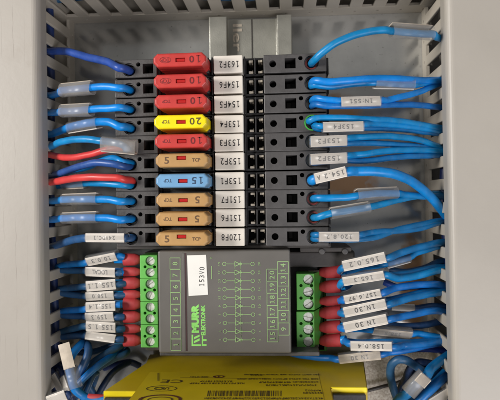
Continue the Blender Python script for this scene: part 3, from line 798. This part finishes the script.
for q in range(2):
    ya, yb = YSR[3 * q], YSR[3 * q + 2]
    A0, B0 = P(296.3, ya - 6, GZ), P(314.6, yb + 6.2, GZ)
    body = MB()
    body.box(A0.x, B0.x, B0.y + .1, A0.y - .1, 12, GZ, M['green'], .25, 2)
    cut = MB()
    for yy in YSR[3 * q:3 * q + 3]:
        cut.cyl(P(308.3, yy, GZ) - V(0, 0, 3), (0, 0, 1), 2.35, 6, M['hole'], n=24)
        if yy != yb:
            for px in (301, 311.5): cut.cyl(P(px, yy + 6.1, GZ) - V(0, 0, 3), (0, 0, 1), .75, 6, M['hole'], n=12)
    body = bool_diff(body, cut)
    # sloping shoulder on the wire side
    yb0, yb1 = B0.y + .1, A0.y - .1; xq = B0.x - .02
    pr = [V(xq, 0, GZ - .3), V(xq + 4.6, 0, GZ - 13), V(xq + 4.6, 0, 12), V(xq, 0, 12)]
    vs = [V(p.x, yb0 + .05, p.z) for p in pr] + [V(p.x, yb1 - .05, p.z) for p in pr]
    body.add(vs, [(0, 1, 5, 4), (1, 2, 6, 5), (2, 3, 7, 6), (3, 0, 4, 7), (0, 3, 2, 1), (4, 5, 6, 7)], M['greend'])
    g = part('screw_terminal', body, t)
    for yy in YSR[3 * q:3 * q + 3]: screw(g, P(308.3, yy, GZ) - V(0, 0, 2.2), 2.2, random.uniform(-.7, -.2) if q else random.uniform(.2, .8))
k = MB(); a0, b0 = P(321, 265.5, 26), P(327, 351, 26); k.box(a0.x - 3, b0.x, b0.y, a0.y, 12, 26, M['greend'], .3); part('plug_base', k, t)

# ---------------------------------------------------------------- yellow safety relay below
YR = P(250, 359.5, 14).y
t = thing('safety_relay', 'yellow safety relay lying below the diode module with a printed side label', 'relay', (0, YR, 0))
def r2(px, py): v = PY(px, py, YR); return (v.x, v.z)
out = [(r2(146, 358)[0], 4), r2(146, 362.5), r2(103, 391.2), r2(136.5, 391.2)]
topz = r2(250, 418)[1]
out += [(r2(136.5, 391.2)[0] + .2, topz), (r2(331, 388)[0], topz), r2(331, 387.4), r2(367.5, 387.4), r2(364, 362), (r2(363, 359)[0], 4)]
TH = 26
k = MB(); n = len(out)
fr = [V(p[0], YR, p[1]) for p in out]; bk = [V(p[0], YR - TH, p[1]) for p in out]
bm_ = bmesh.new(); va = [bm_.verts.new(v) for v in fr]; vb = [bm_.verts.new(v) for v in bk]
bm_.faces.new(va); bm_.faces.new(vb[::-1])
for i in range(n): bm_.faces.new((va[i], vb[i], vb[(i + 1) % n], va[(i + 1) % n]))
bmesh.ops.recalc_face_normals(bm_, faces=bm_.faces)
bmesh.ops.bevel(bm_, geom=[e for e in bm_.edges], offset=.5, segments=2, affect='EDGES')
k.bm(bm_, M['ry']); part('housing', k, t)
# bright lips on the shoulders and black plug connectors behind them
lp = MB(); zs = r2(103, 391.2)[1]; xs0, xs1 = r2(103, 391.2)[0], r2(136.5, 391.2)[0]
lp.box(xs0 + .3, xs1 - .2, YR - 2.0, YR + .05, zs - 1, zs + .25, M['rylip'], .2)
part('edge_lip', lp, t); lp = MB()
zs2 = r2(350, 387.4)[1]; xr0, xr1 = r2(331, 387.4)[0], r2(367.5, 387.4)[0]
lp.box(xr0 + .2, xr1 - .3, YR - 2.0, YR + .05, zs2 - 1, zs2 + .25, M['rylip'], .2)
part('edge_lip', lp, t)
for (u0_, u1_, zz_) in ((xs0 + 1, xs1 - .4, zs), (xr0 + .5, xr1 - 1, zs2)):
    k = MB(); k.box(u0_, u1_, YR - 22, YR - 2.2, zz_, zz_ + 2.2, M['black'], .4)
    part('plug_connector', k, t)
# printed label on the side that faces up
k = MB()
def ry(px, py, d=.08): v = PY(px, py, YR + d); return v
k.add([ry(150, 372, .1), ry(318, 373, .1), ry(327, 412, .1), ry(120, 412, .1)], [(0, 1, 2, 3)], M['ryb'])
part('side_label', k, t)
k = MB(); I = M['rprint']; EX, EY = (-1, 0, 0), (0, 0, 1)
def lt(s, px, py, h, m=I, w=None, bold=.0): k.text(s, ry(px, py, .16), EX, EY, h, m, bold=bold, w=w)
lt('CE', 172, 381.2, 4.6, w=9.5, bold=.01)
def oval(px, py, rx, rz, m, wd):
    c0 = ry(px, py, .16)
    for j in range(28):
        a0, a1 = 2 * math.pi * j / 28, 2 * math.pi * (j + 1) / 28
        k.line(c0 + V(math.cos(a0) * rx, 0, math.sin(a0) * rz), c0 + V(math.cos(a1) * rx, 0, math.sin(a1) * rz), wd, m, nrm=(0, 1, 0))
oval(161.5, 388.5, 6.3, 3.4, I, .45); lt('UL', 165, 388.5, 3.0, w=3.2, bold=.01); oval(158.5, 388.5, 1.6, 1.6, I, .6)
oval(160, 399.5, 8.0, 5.6, M['rredp'], 1.3); oval(160, 399.5, 4.8, 3.0, I, .7)
oval(219, 376.6, 2.0, 1.6, M['rredp'], .7); oval(216, 376.6, 1.2, 1.1, M['rredp'], .5)
k.line(ry(180, 377.5, .16), ry(270, 379, .16), .28, I, nrm=(0, 1, 0)); k.line(ry(158, 373, .16), ry(158, 381, .16), .4, I, nrm=(0, 1, 0))
# microprint, too small to read: short strokes in rows
rng = random.Random(3)
def micro(xa, xb, py, h, dens=.78):
    px = xb
    while px > xa + 3:
        n = rng.choice((2, 3, 4, 5, 6)); st = ''.join(rng.choice('ABCDEFGHKLMNPRSTUVX023456789') for _ in range(n)); w = n * 1.05
        lt(st, px - w / 2 / .44, py, h * 2.3, I, w=w, bold=.02)
        px -= w / .44 + 1.6
for (xa, xb, py, h) in ((188, 208, 377, .9), (196, 232, 381.2, .9), (196, 244, 383.3, .9), (250, 262, 375, .8), (236, 318, 379, .9), (252, 320, 374.8, .8), (256, 318, 382.2, 1.0), (262, 316, 385.2, 1.0), (302, 320, 390.5, 1.0), (300, 322, 393, 1.0), (210, 322, 398.4, 1.0), (204, 296, 401, 1)):
    micro(xa, xb, py, h)
px = 208
while px < 281:
    w = rng.choice((.35, .35, .7, 1.05)); k.add([ry(px, 390.5, .16), ry(px + w, 390.5, .16), ry(px + w + (px - 300) * .012, 396.2, .16), ry(px + (px - 300) * .012, 396.2, .16)], [(0, 1, 2, 3)], I); px += w + rng.choice((.4, .45, .8, 1.1))
part('side_print', k, t)

# ---------------------------------------------------------------- wires on the left of the fuse terminals
gl = 'wires plugged into the left ends of the fuse terminals'
def tagrow(i): return 'the row marked %s' % TAGS[i]
def inL(i, z0=40): return [HL(i, 54.5) - V(3.4, 0, 0), HL(i, 53.0) - V(1.3, 0, 0), HL(i, 48) - V(.1, 0, 0), HL(i, 38)]
xin = 40  # px, inside duct
wire([(30, 47, 18), (48, 51, 27), (68, 52, 34), (90, 57.5, 42), (108, 62.5, 50)] + inL(0), 'royal blue wire entering the left hole of the row marked 163F2', 'wroyal', 1.75, gl)
wire([(34, 96, 20), (52, 95, 30), (66, 91, 42), (93, 87, 50), (108, 86.5, 53)] + inL(1), 'bright blue wire with clear sleeve entering left of the marker 154F6', 'wblue', 1.6, gl,
     [dict(a=(62, 90.5, 42), b=(93, 87.5, 50), w=6.2, h=5, edge=1, roll=-12, paper='paperd', clear='hazy')])
wire([(34, 112, 20), (50, 113, 30), (66, 111.5, 42), (92, 109.5, 50), (108, 108.5, 53)] + inL(2), 'bright blue wire with clear sleeve entering left of the marker 154F5', 'wblue', 1.6, gl,
     [dict(a=(62, 111, 42), b=(92, 109.6, 50), w=5.8, h=5, edge=1, roll=-12, paper='paperd', clear='hazy')])
wire([(34, 137, 20), (50, 134, 28), (72, 127, 40), (90, 122.5, 48), (108, 122, 53)] + inL(3), 'bright blue wire with tilted sleeve entering left of marker 153F4', 'wblue', 1.75, gl,
     [dict(a=(70, 128, 40), b=(99, 123, 50), w=5.6, h=5, edge=-1, roll=12, paper='paper', clear='clear')])
wire([(34, 150, 24), (49, 147.5, 34), (62, 141.5, 44), (80, 139, 50), (100, 141, 53), (118, 143.5, 54)] + inL(4)[1:], 'bright blue wire sharing a clear sleeve with the red wire, row 153F3', 'wblue', 1.55, gl,
     [dict(a=(102, 144.2, 53.5), b=(136.5, 147.5, 54.5), w=6.8, h=5, edge=-1, roll=14, paper='paperd', clear='hazy')])
wire([(34, 152, 22), (49, 154.8, 32), (70, 157.5, 44), (90, 155, 49), (106, 150, 52), (122, 147.5, 53.2), HL(4, 50) - V(1, 1, 0), HL(4, 40)], 'red wire joining the grey sleeve of the row marked 153F3', 'wred', 1.5, gl, name='red_wire')
wire([(34, 178, 20), (49, 176, 28), (62, 173, 40), (80, 166, 48), (96, 162.5, 52), (114, 164.5, 54), HL(5, 53) - V(2, 1.2, 0), HL(5, 47) - V(.5, .8, 0), HL(5, 38)], 'dark royal blue wire curving into the left hole of the row marked 153F2', 'wroyal', 1.6, gl)
wire([(34, 170, 15), (60, 173, 24), (84, 168, 38), (100, 161, 46), (114, 158.6, 50), HL(5, 52.5) - V(2.6, -.8, 0), HL(5, 46) - V(.1, -.7, 0), HL(5, 38)], 'bright blue wire above the royal blue one in the row marked 153F2', 'wblue', 1.5, gl)
wire([(34, 184, 22), (49, 182.5, 34), (66, 179.5, 46), (90, 177.5, 53), (118, 177.5, 55.5), HL(6, 54) - V(1.2, -1.6, 0), HL(6, 47) - V(-.5, -1.2, 0), HL(6, 38)], 'long red wire entering the left hole of the row marked 153F1', 'wred', 1.6, gl, name='red_wire')
wire([(34, 190, 18), (60, 186, 28), (80, 183.5, 40), (96, 183.5, 48), (112, 184, 51.5)] + [HL(6, 52) - V(1.6, .7, 0), HL(6, 46) - V(.2, .7, 0), HL(6, 38)], 'bright blue wire below the red wire in the row marked 153F1', 'wblue', 1.5, gl,
     [dict(a=(64, 184.8, 33), b=(86, 183.5, 43), w=4.8, h=4, edge=-1, roll=10, paper='paperd', clear='clear')])
for i, y in ((7, 200), (8, 218.5)):
    wire([(34, y + 3, 20), (50, y + 1, 30), (68, y - .5, 42), (98, y - 1, 50), (110, y - .6, 53)] + inL(i), 'bright blue wire with clear sleeve, left end of row %s' % TAGS[i], 'wblue', 1.6, gl,
         [dict(a=(64, y - .3, 40), b=(99, y - 1.6, 50.5), w=5.4, h=5, edge=1, roll=-12, paper='paperd', clear='clear')])
wire([(34, 252, 18), (50, 247, 26), (68, 241.5, 38), (86, 238, 48), (110, 237.5, 53), (124, 237.5, 54), HL(9, 51) + V(.2, 0, 0), HL(9, 38)], 'blue wire with a white 24VDC.1 label in the bottom left terminal', 'wdark', 1.75, gl,
     [dict(a=(87.5, 237.5, 49.5), b=(127, 237.6, 55), w=4.4, h=4.0, text='24VDC.1')])

# ---------------------------------------------------------------- wires on the right of the fuse terminals
gr = 'wires plugged into the right ends of the fuse terminals'
def inR(i): return [HR(i, 38), HR(i, 48) + V(.1, 0, 0), HR(i, 53.5) + V(1.3, .2, 0)]
def OUT(px, py, z=22): return (px + 26, py + 1, z - 4)
wire(inR(0) + [(322, 53, 56), (338, 41.5, 58), (358, 33.8, 57), (378, 30.8, 55), (400, 30.5, 52), (428, 35, 44), (441, 39, 36), (449, 42, 30), (470, 46, 20)], 'bright blue wire with a clear sleeve rising from the row marked 163F2', 'wblue', 1.55, gr,
     [dict(a=(391, 30.3, 52.5), b=(432, 33, 44), w=6.4, h=5, edge=1, roll=-16, paper='paperd', clear='clear')])
wire(inR(1) + [(330, 82.2, 55), (352, 80, 54), (374, 78.5, 51), (412, 80, 43), (434, 80.3, 33), (449, 80, 27), (470, 80, 18)], 'upper bright blue wire from the row marked 154F6', 'wblue', 1.6, gr)
wire([HR(1, 38) - V(.4, 1, 0), HR(1, 48) + V(0, -1, 0), HR(1, 52) + V(1.4, -1, 0), (330, 86.2, 51), (352, 84, 50), (376, 82.8, 48), (412, 84.5, 41), (434, 82, 31), (449, 83.5, 25), (470, 83, 16)], 'lower bright blue wire from the row marked 154F6', 'wblue', 1.5, gr,
     [dict(a=(374, 83, 49.5), b=(413, 84, 42), w=5.6, h=4.6, edge=-1, roll=14, paper='paper', clear='clear')])
for (dy, lab, end) in ((-3.0, 'upper', [(384, 101, 51), (412, 94, 43), (434, 86, 31), (449, 82, 22), (470, 80, 14)]), (3.0, 'lower', [(384, 105.2, 50), (412, 104.3, 42), (434, 107, 33), (449, 109, 27), (470, 110, 18)])):
    wire([HR(2, 38) + V(0, -dy * .4, 0), HR(2, 48) + V(.1, -dy * .4, 0), HR(2, 53.5) + V(1.6, -dy * .42, 0), (328, 103 + dy, 55.5), (345, 102.5 + dy, 55), (376, 102.5 + dy, 53)] + end, '%s blue wire of the pair labelled 1N:551, row 154F5' % lab, ('wblue', 'wblue2')[dy > 0], 1.35, gr,
         [dict(a=(340, 102.6, 56), b=(380.5, 101.6, 54.5), w=4.7, h=5.2, roll=-6, text='1N:551')] if dy < 0 else ())
wire([HR(3, 40), HR(3, 48) + V(-.6, .6, 0), (309, 121, 53.5), (316, 118.5, 55), (340, 118, 55), (362, 118.6, 53), (392, 120.5, 47), (424, 125, 38), (449, 129, 28), (470, 131, 18)], 'topmost blue wire curling out of the green ringed hole marked 153F4', 'wblue', 1.35, gr)
wire([HR(3, 40), HR(3, 50) + V(.8, -.6, 0), (320, 126.5, 55), (342, 126.2, 55.5), (364, 123.8, 53), (392, 124.5, 46), (424, 129, 37), (449, 131.5, 27), (470, 134, 17)], 'middle blue wire carrying the 153F4 label', 'wblue', 1.3, gr,
     [dict(a=(322, 127.6, 57), b=(363.5, 126.6, 55.5), w=4.7, h=4.4, text='153F4')])
wire([HR(3, 40), HR(3, 48) + V(.8, -.9, 0), (318, 128.5, 52), (342, 129.6, 52), (364, 128, 50), (392, 128.6, 43), (424, 132, 34), (449, 133.6, 24), (470, 137, 15)], 'lowest of the three blue wires from the row marked 153F4', 'wblue2', 1.35, gr)
k = MB(); ring(k, tuple(HR(3, 50.15)), 2.9, .5, .5, M['wgreen']); solid('cable_marker_ring', k, HR(3, 50), 'thin green ring round the right wire hole of the row marked 153F4', 'marker ring')
for i, yl, txt, tails in ((4, 141.3, '153F3', [[(365, 137.2, 52), (390, 136.2, 47), (416, 139, 40), (436, 146, 32), (449, 151, 26), (470, 156, 16)], [(365, 143.2, 50), (390, 144.3, 45), (416, 146, 38), (434, 149.5, 31), (449, 153, 24), (470, 158, 14)]]),
                          (5, 158.8, '153F2', [[(365, 154, 52), (390, 151, 47), (416, 149.5, 40), (436, 151, 32), (449, 153, 28), (470, 160, 18)], [(365, 160.6, 50.5), (390, 158, 46), (416, 156, 39), (436, 155, 31), (449, 155.5, 26), (470, 162, 15)]])):
    for q, tail in enumerate(tails):
        dy = (-3, 3)[q]
        wire([HR(i, 38), HR(i, 49) + V(.2, -dy * .3, 0), HR(i, 53.5) + V(1.5, -dy * .4, 0), (328, yl + dy * .9, 55), (346, yl - 1 + dy * .9, 54)] + tail, '%s blue wire of the pair labelled %s' % (('upper', 'lower')[q], txt), ('wblue', 'wblue2')[q], 1.35, gr,
             [dict(a=(309.5, yl + .8, 57), b=(347, yl - .8, 56), w=5.1, h=5.0, text=txt)] if q == 0 else ())
wire([HR(6, 38), HR(6, 49), HR(6, 54) + V(1.2, .4, 0), (330, 175.5, 56), (346, 172.5, 56), (370, 171, 55), (392, 173.5, 52), (412, 182, 46), (430, 196, 38), (441, 209, 31), (450, 221, 26), (466, 236, 18)], 'thick blue wire labelled 154.2 arching down to the right duct', 'wblue', 2.05, gr,
     [dict(a=(314.5, 179, 56.5), b=(347, 171.3, 58), w=5.0, h=4.6, text='154.2 A')])
wire(inR(7) + [(330, 198, 55), (352, 196.5, 54), (376, 193, 51), (398, 194, 45), (424, 196, 36), (449, 197, 26), (470, 198, 16)], 'blue wire with a clear sleeve from the row marked 151F7', 'wblue', 1.5, gr,
     [dict(a=(356, 194.8, 54), b=(396.5, 192.6, 46), w=5.4, h=4.6, edge=1, roll=-16, paper='paperd', clear='clear')])
wire(inR(8) + [(324, 215.2, 55), (334, 213, 54.5), (350, 210.5, 53), (370, 207, 50), (392, 201, 44), (416, 196.5, 36), (436, 193.5, 29), (449, 196, 22), (470, 198, 12)], 'blue wire with a slanting clear sleeve from the row marked 151F6', 'wblue', 1.5, gr,
     [dict(a=(330, 213.5, 55), b=(369, 207, 50.5), w=5.2, h=4.6, edge=1, roll=-16, paper='paperd', clear='clear')])
for q, (dy, lab) in enumerate(((-2.4, 'upper'), (2.4, 'lower'))):
    wire([HR(9, 38), HR(9, 49) + V(-.2, -dy * .4, 0), HR(9, 52) + V(1.2, -dy * .4, 0), (334, 237 + dy, 54), (356, 236.6 + dy, 53), (378, 234.2 + dy, 49), (396, 230.8 - dy * .2, 44), (418, 226.5 - dy * .8, 37), (438, 222 - dy * .4, 30), (449, 220 + q * 2, 24), (470, 218, 14)], '%s blue wire of the pair labelled 120.8.2 in the bottom fuse row' % lab, 'wblue2', 1.3, gr,
         [dict(a=(318, 236.6, 56), b=(359, 236.4, 55), w=4.6, h=4.2, text='120.8.2')] if q == 0 else ())

# ---------------------------------------------------------------- wires into the left green terminals
g3 = 'wires with red ferrules on the left of the diode module'
ZL = 33
rows = [ # y at ferrule, big?, label y left, label y right, text, slot y, wire material, which
    (259.5, 1, 260.5, 254.5, '10.0.3', 268, 'wblue2', 'topmost labelled wire'),
    (271.8, 0, 271, 272.3, 'LOCAL', 269, 'wdark', 'wire labelled LOCAL'),
    (283, 1, 286, 283.5, '155.1.1', 290, 'wdark', 'wire labelled 155.1.1'),
    (294.5, 0, 296, 294.5, '158.0', 291, 'wdark', 'short labelled wire below 155.1.1'),
    (304, 1, 307, 305.5, '155.1.4', 313, 'wblue2', 'wire labelled 155.1.4'),
    (316.8, 1, 316.5, 315.5, '159.3', 314, 'wdark', 'wire with a white ring ended label'),
    (328.8, 0, 325.5, 327, '155.1.5', 335, 'wdark', 'wire labelled 155.1.5'),
    (340.3, 1, 335.5, 339.5, '', 337, 'wdark', 'lowest labelled wire'),
]
for i, (y, big, yl, yr, txt, sy, m, lab) in enumerate(rows):
    fr_ = 2.75 if big else 2.1
    z1 = ZL + (1.5 if big else 0) + (2.0 if i in (1, 4, 6) else 0); z0 = ZL - 4 + (2.5 if i in (0, 2, 4, 6) else -1)
    wire([(30, sy + 1, 12), (50, sy, 19), (66, (sy + yl) / 2 + .5, 25), (86, yl + (3.0 if i in (0, 4) else 0), z0), (108, (yl + yr) / 2 + (2.5 if i in (0, 4) else 0), z1), (120, y + .3, ZL), (126, y, ZL)], 'blue %s, red ferrule, left green terminal' % lab, m, 1.55, g3,
         [dict(a=(87.5, yl, z0 + 1.5), b=(117.8 - (1.5 if i in (3, 5) else 0), yr, z1 + 1.5), w=(4.9, 5.0, 5.4, 4.6, 5.0, 5.2, 5.2, 4.4)[i], h=4.4, roll=(24, 0, 0, 0, -8, 4, 0, -20)[i], text=txt or None, tsize=.42)],
         ferrule=((141, y, ZL), (123.6, y, ZL), fr_))
    if big or i in (1, 6):
        dy = 2.6 if i % 2 == 0 else -2.4
        wire([(30, sy + 2 + dy, 9), (50, sy + 1 + dy * .6, 15), (68, (sy + yl) / 2 + 1 + dy, 20), (88, yl + dy * .8, ZL - 8), (108, yr + dy * .5, ZL - 5), (122, y, ZL - 1.2)], 'second wire beside the %s, left green terminal' % lab, ('wdark', 'wblue2')[i % 2], 1.45, 'second wires of the left ferrules')
    # bright bare collar of the same wire between sleeve and ferrule
    k = MB(); k.tube([P(115, y, ZL), P(119, y, ZL + .3), P(124.6, y, ZL)], 1.8, M['wblue'], n=16); c_ = [o for o in C.objects if o.name.startswith('blue_wire')]
    last = max((o for o in bpy.data.objects if o.type == 'EMPTY' and o.get('group') == g3), key=lambda o: (len(o.name), o.name)); part('wire_end', k, last)

# ---------------------------------------------------------------- wires into the right green terminals
g4 = 'wires with red ferrules on the right of the diode module'
ZR = 33
R_ = [
    (272.0, 1, [(343, 265.8), (386.5, 256.4)], '165.0.2', 5.4, [(388, 257.5, 42), (412, 249, 37), (434, 243.5, 31), (449, 242, 25), (468, 241, 15)], 'wire labelled 165.0.2'),
    (286.8, 1, [(343, 280.3), (385, 273.5)], '165.3', 4.8, [(388, 278.5, 40), (412, 275.5, 35), (434, 270, 29), (449, 268, 24), (468, 266, 15)], 'thick bright wire below 165.0.2'),
    (301.0, 0, [(344.5, 299.2), (382, 292)], '157.6.97', 4.4, [(384, 291, 40), (410, 285.5, 35), (434, 284, 29), (449, 287, 23), (468, 290, 15)], 'wire labelled 157.6.97'),
    (312.8, 1, [(344, 311.8), (387, 302.8)], '1N.30', 5.2, [(390, 303.5, 41), (414, 297.5, 36), (434, 293, 30), (449, 291.5, 24), (468, 292, 15)], 'wire labelled 1N.30, the upper of two'),
    (327.2, 1, [(344, 326.8), (388, 317.8)], '1N 30', 5.2, [(390, 318.5, 41), (414, 314, 36), (434, 311, 30), (449, 312.5, 24), (468, 314, 15)], 'wire labelled 1N 30, the lower of two'),
    (340.6, 1, [(350.5, 345.3), (393, 346)], '158.0.4', 4.6, [(394, 345.5, 38), (418, 344.5, 33), (436, 341.5, 28), (451, 340.5, 23), (468, 340, 15)], 'wire labelled 158.0.4'),
]
lastR = []
for i, (y, big, lb, txt, w, tail, lab) in enumerate(R_):
    fr_ = 2.85 if big else 2.2
    (ax_, ay_), (bx_, by_) = lb
    off = (0, 5, 0, 0, 0, -5)[i]
    wm = ('wblue2', 'wblue', 'wblue2', 'wblue2', 'wblue2', 'wblue2')[i]
    path = [(336, y, ZR), (342, y - .5, ZR + 1), (356, ay_ + (by_ - ay_) * .3 + off, ZR + 5), (372, ay_ + (by_ - ay_) * .68 + off, ZR + 7)] + [(t_[0], t_[1] + (1.2 if i == 1 else 0), t_[2]) for t_ in tail]
    tt = wire(path, 'blue %s, red ferrule, right green terminal' % lab, wm, 1.6, g4,
         [dict(a=(ax_, ay_, ZR + 7), b=(bx_, by_, ZR + 12), w=w, h=4.2, text=txt, tsize=.42, ink='ink' if i > 1 else 'inkl', roll=(0, 14, 0, 0, 0, -6)[i])],
         ferrule=((319.5, y + .3, ZR - 1.5), (341, y - .6, ZR + .5), fr_))
    k = MB(); k.tube([P(339, y - .4, ZR + .5), P(346, y - 1.2, ZR + 2)], 1.85, M['wblue'], n=16); part('wire_end', k, tt)
    # second wire of each twin ferrule
    if i in (0, 1, 3, 4, 5):
        dd = (6.2, -3.6, 0, -4.0, 4.2, -3.4)[i]
        p2 = [(337, y + 1, ZR - 1), (346, y + .5, ZR - 1), (362, ay_ + (by_ - ay_) * .4 + dd * .8, ZR + 1)] + [(t_[0], t_[1] + dd * (1 - .2 * q), t_[2] - 3) for q, t_ in enumerate(tail)]
        sl = [dict(a=(386, 264.5, ZR + 5), b=(409, 258.3, ZR + 1), w=3.9, h=3.4, edge=-1, roll=16, paper='paper')] if i == 0 else \
             ([dict(a=(372, 329, ZR + 2), b=(411, 333, ZR - 2), w=4.6, h=4, roll=30, paper='paperd', clear='hazy', text='158.5', tsize=.4)] if i == 4 else ())
        if i == 4: p2 = [(337, y + 1, ZR - 1), (350, y + 2, ZR - 3), (372, 329, ZR - 1), (411, 333, ZR - 4), (432, 336, 26), (451, 338.5, 20), (468, 340, 12)]
        wire(p2, 'second blue wire under the %s' % lab, ('wblue', 'wblue2')[i % 2], 1.5, g4, sl)
wire([(262, 340, 4), (276, 347, 8), (296, 354.5, 18), (320, 357.5, 27), (340, 357, 31), (380, 353, 35), (404, 350, 33), (430, 345, 27), (451, 342, 20), (468, 342, 12)], 'blue wire with a dusty white label passing below the diode module', 'wblue2', 1.55, None,
     [dict(a=(338.5, 358.2, 34), b=(381, 353.6, 37), w=4.8, h=4.3, roll=6, text='1N 30', paper='paperd')])
wire([(384, 282, 30), (398, 287.5, 32), (412, 286, 31), (434, 287, 25), (451, 290, 18), (468, 291, 10)], 'dark blue wire behind the wires on the right of the module', 'wroyal', 1.5)
wire([(386, 306, 30), (400, 308, 30), (414, 308, 28), (434, 306, 24), (451, 308, 18), (468, 311, 10)], 'slate blue wire with a small white sleeve deep behind the 1N.30 labels', 'wdark', 1.4, None,
     [dict(a=(390, 306.5, 31), b=(414, 308, 29), w=3.8, h=3.4, roll=-10, paper='paper')])

# ---------------------------------------------------------------- loose wires, bottom left
wire([(108, 399, 44), (90, 399, 44), (80, 393, 44), (74, 384, 44), (70, 370, 42), (70, 360, 38), (75, 350.5, 34), (81, 344, 30), (84, 342, 22), (82, 350, 10)], 'blue wire arching up at lower left with a clear sleeve and a red end', 'wblue2', 1.9, None,
     [dict(a=(76, 388, 45.5), b=(71, 367, 44), w=6.2, h=4.8, roll=0, paper='paperd', clear='clear', inset=20)], ferrule=((112, 399, 44), (88, 398, 44), 1.9))
wire([(74, 399, 30), (78, 378, 34), (84, 364, 34), (88, 354, 33), (88, 346, 30), (84, 342, 22), (80, 346, 12)], 'slate blue wire looping beside the sleeved wire at lower left', 'wdark', 1.9)
wire([(60, 400, 20), (78, 376, 26), (94, 362, 28), (110, 352, 27), (121, 345.5, 24), (128, 340, 16)], 'straight slate blue wire slanting up to the lower left ferrules', 'wdark', 1.8)
wire([(72, 402, 26), (84, 384, 28), (96, 370, 28), (112, 360, 26), (124, 354, 24), (127, 350.5, 20), (121, 350, 14), (104, 360, 8)], 'slate blue wire with a hooked end near the yellow relay', 'wdark', 1.7)
wire([(82, 402, 30), (88, 388, 32), (93, 376, 31), (97, 373, 28), (94, 384, 20), (88, 398, 12)], 'small dark loop of wire between the cables at lower left', 'wdark', 1.3)
wire([(104, 368, 6), (118, 364, 8), (130, 362, 8), (140, 366, 6)], 'navy wire lying flat behind the yellow relay corner', 'wnavy', 1.6)
for (a_, b_, w_, rl, lab) in (((54, 374, 34), (69, 401, 38), 4.6, 20, 'white flag label standing against the left duct'), ((49, 401, 44), (68, 394, 46), 6.0, 0, 'white label lying in the lower left corner'), ((64, 376, 36), (72, 398, 40), 4.2, 25, 'narrow pale label beside the clear sleeve at lower left')):
    wire([(a_[0] - 6, a_[1] - 8, a_[2] - 12), a_, b_, (b_[0] + 6, b_[1] + 12, b_[2] - 8)], 'dark wire carrying the %s' % lab, 'wnavy', 1.3, None, [dict(a=a_, b=b_, w=w_, h=3.6, roll=rl, paper='paper')])

# ---------------------------------------------------------------- loose wires, bottom right
wire([(400, 408, 20), (396, 396, 24), (391, 380, 28), (391, 366, 32), (397, 359.5, 34), (405, 359.5, 34), (413, 364, 31), (424, 372, 26), (440, 384, 18)], 'dark slate wire looping over at lower right', 'wdark', 1.9)
wire([(392, 408, 34), (402, 396, 37), (411, 388, 39), (422, 376, 38), (432, 367, 34), (446, 357, 26), (466, 345, 14)], 'blue wire in a clear sleeve slanting up at lower right', 'wblue2', 2.1, None,
     [dict(a=(408, 393, 40), b=(425, 374, 40), w=7.0, h=5.2, roll=10, paper='paperd', clear='hazy', inset=6)])
wire([(404, 384, 20), (410, 368, 26), (418, 362, 27), (428, 363, 24), (440, 366, 18)], 'navy wire behind the sleeved wire at lower right', 'wnavy', 1.7)
wire([(410, 412, 36), (424, 396, 37), (436, 385, 34), (450, 374, 26), (468, 362, 14)], 'bright blue wire rising into the right duct at the lower edge', 'wblue2', 2.0)
wire([(414, 412, 28), (421, 392, 30), (429, 378, 28), (440, 364, 20)], 'slate blue wire between the two lower right cables', 'wdark', 1.6)
wire([(425, 412, 36), (432, 402, 37), (440, 396, 35), (452, 387, 28), (468, 380, 16)], 'pale sleeved wire in the lower right corner', 'wdark', 1.5, None,
     [dict(a=(428, 404, 38), b=(452, 389, 32), w=5.0, h=4.6, roll=0, paper='paper')])
wire([(366, 391, 6), (384, 386, 5), (400, 382, 5), (420, 372, 5)], 'thin grey strand drawn as a shadow line on the speckled board', 'hazywire' if False else 'moddark', .9, name='grey_cable')  # dark strand modelled in place of a rail or wire shadow

extra = [
    ([(390, 270, 26), (405, 272, 28), (425, 268, 24), (440, 262, 20), (466, 258, 10)], 'slate blue wire passing low between the 165.0.2 and 165.3 cables', 'wdark'),
    ([(384, 322, 24), (400, 326, 26), (425, 325, 22), (440, 322, 18), (466, 320, 8)], 'slate blue wire low under the lower 1N 30 cable', 'wdark'),
    ([(366, 352, 12), (390, 351, 18), (420, 349, 20), (440, 350, 17), (466, 352, 8)], 'dark blue wire above the speckled board at lower right', 'wroyal'),
    ([(404, 410, 30), (412, 400, 32), (424, 388, 31), (440, 374, 24), (466, 356, 10)], 'blue wire tucked under the sleeved lower right cable', 'wblue2'),
    ([(440, 410, 34), (446, 400, 32), (456, 390, 26), (470, 384, 16)], 'short blue wire in the lower right corner of the cabinet', 'wblue'),
    ([(396, 410, 14), (400, 390, 18), (409, 374, 20), (422, 366, 17), (444, 370, 10)], 'navy wire low inside the lower right loop', 'wnavy'),
    ([(46, 350, 12), (58, 356, 18), (66, 372, 20), (64, 392, 18), (58, 410, 12)], 'navy wire dropping past the left duct at lower left', 'wnavy'),
    ([(52, 372, 16), (66, 366, 22), (80, 372, 24), (90, 388, 22), (100, 404, 16)], 'slate blue wire crossing behind the sleeved lower left cable', 'wdark'),
    ([(66, 404, 36), (74, 390, 37), (84, 378, 36), (98, 366, 33), (112, 356, 27), (120, 350, 20)], 'blue wire in front of the slanting slate wires at lower left', 'wblue2'),
    ([(60, 345, 14), (74, 352, 18), (92, 352, 20), (108, 347, 20), (120, 342, 20)], 'slate blue wire under the lowest left label', 'wdark'),
    ([(96, 402, 20), (102, 388, 22), (112, 374, 20), (122, 366, 14), (130, 362, 8)], 'navy wire beside the left corner of the yellow relay', 'wnavy'),
]
for p_, l_, m_ in extra: wire(p_, l_, m_, 1.6)
# clean the helper property off every object
for o in bpy.data.objects:
    if '_o' in o: del o['_o']
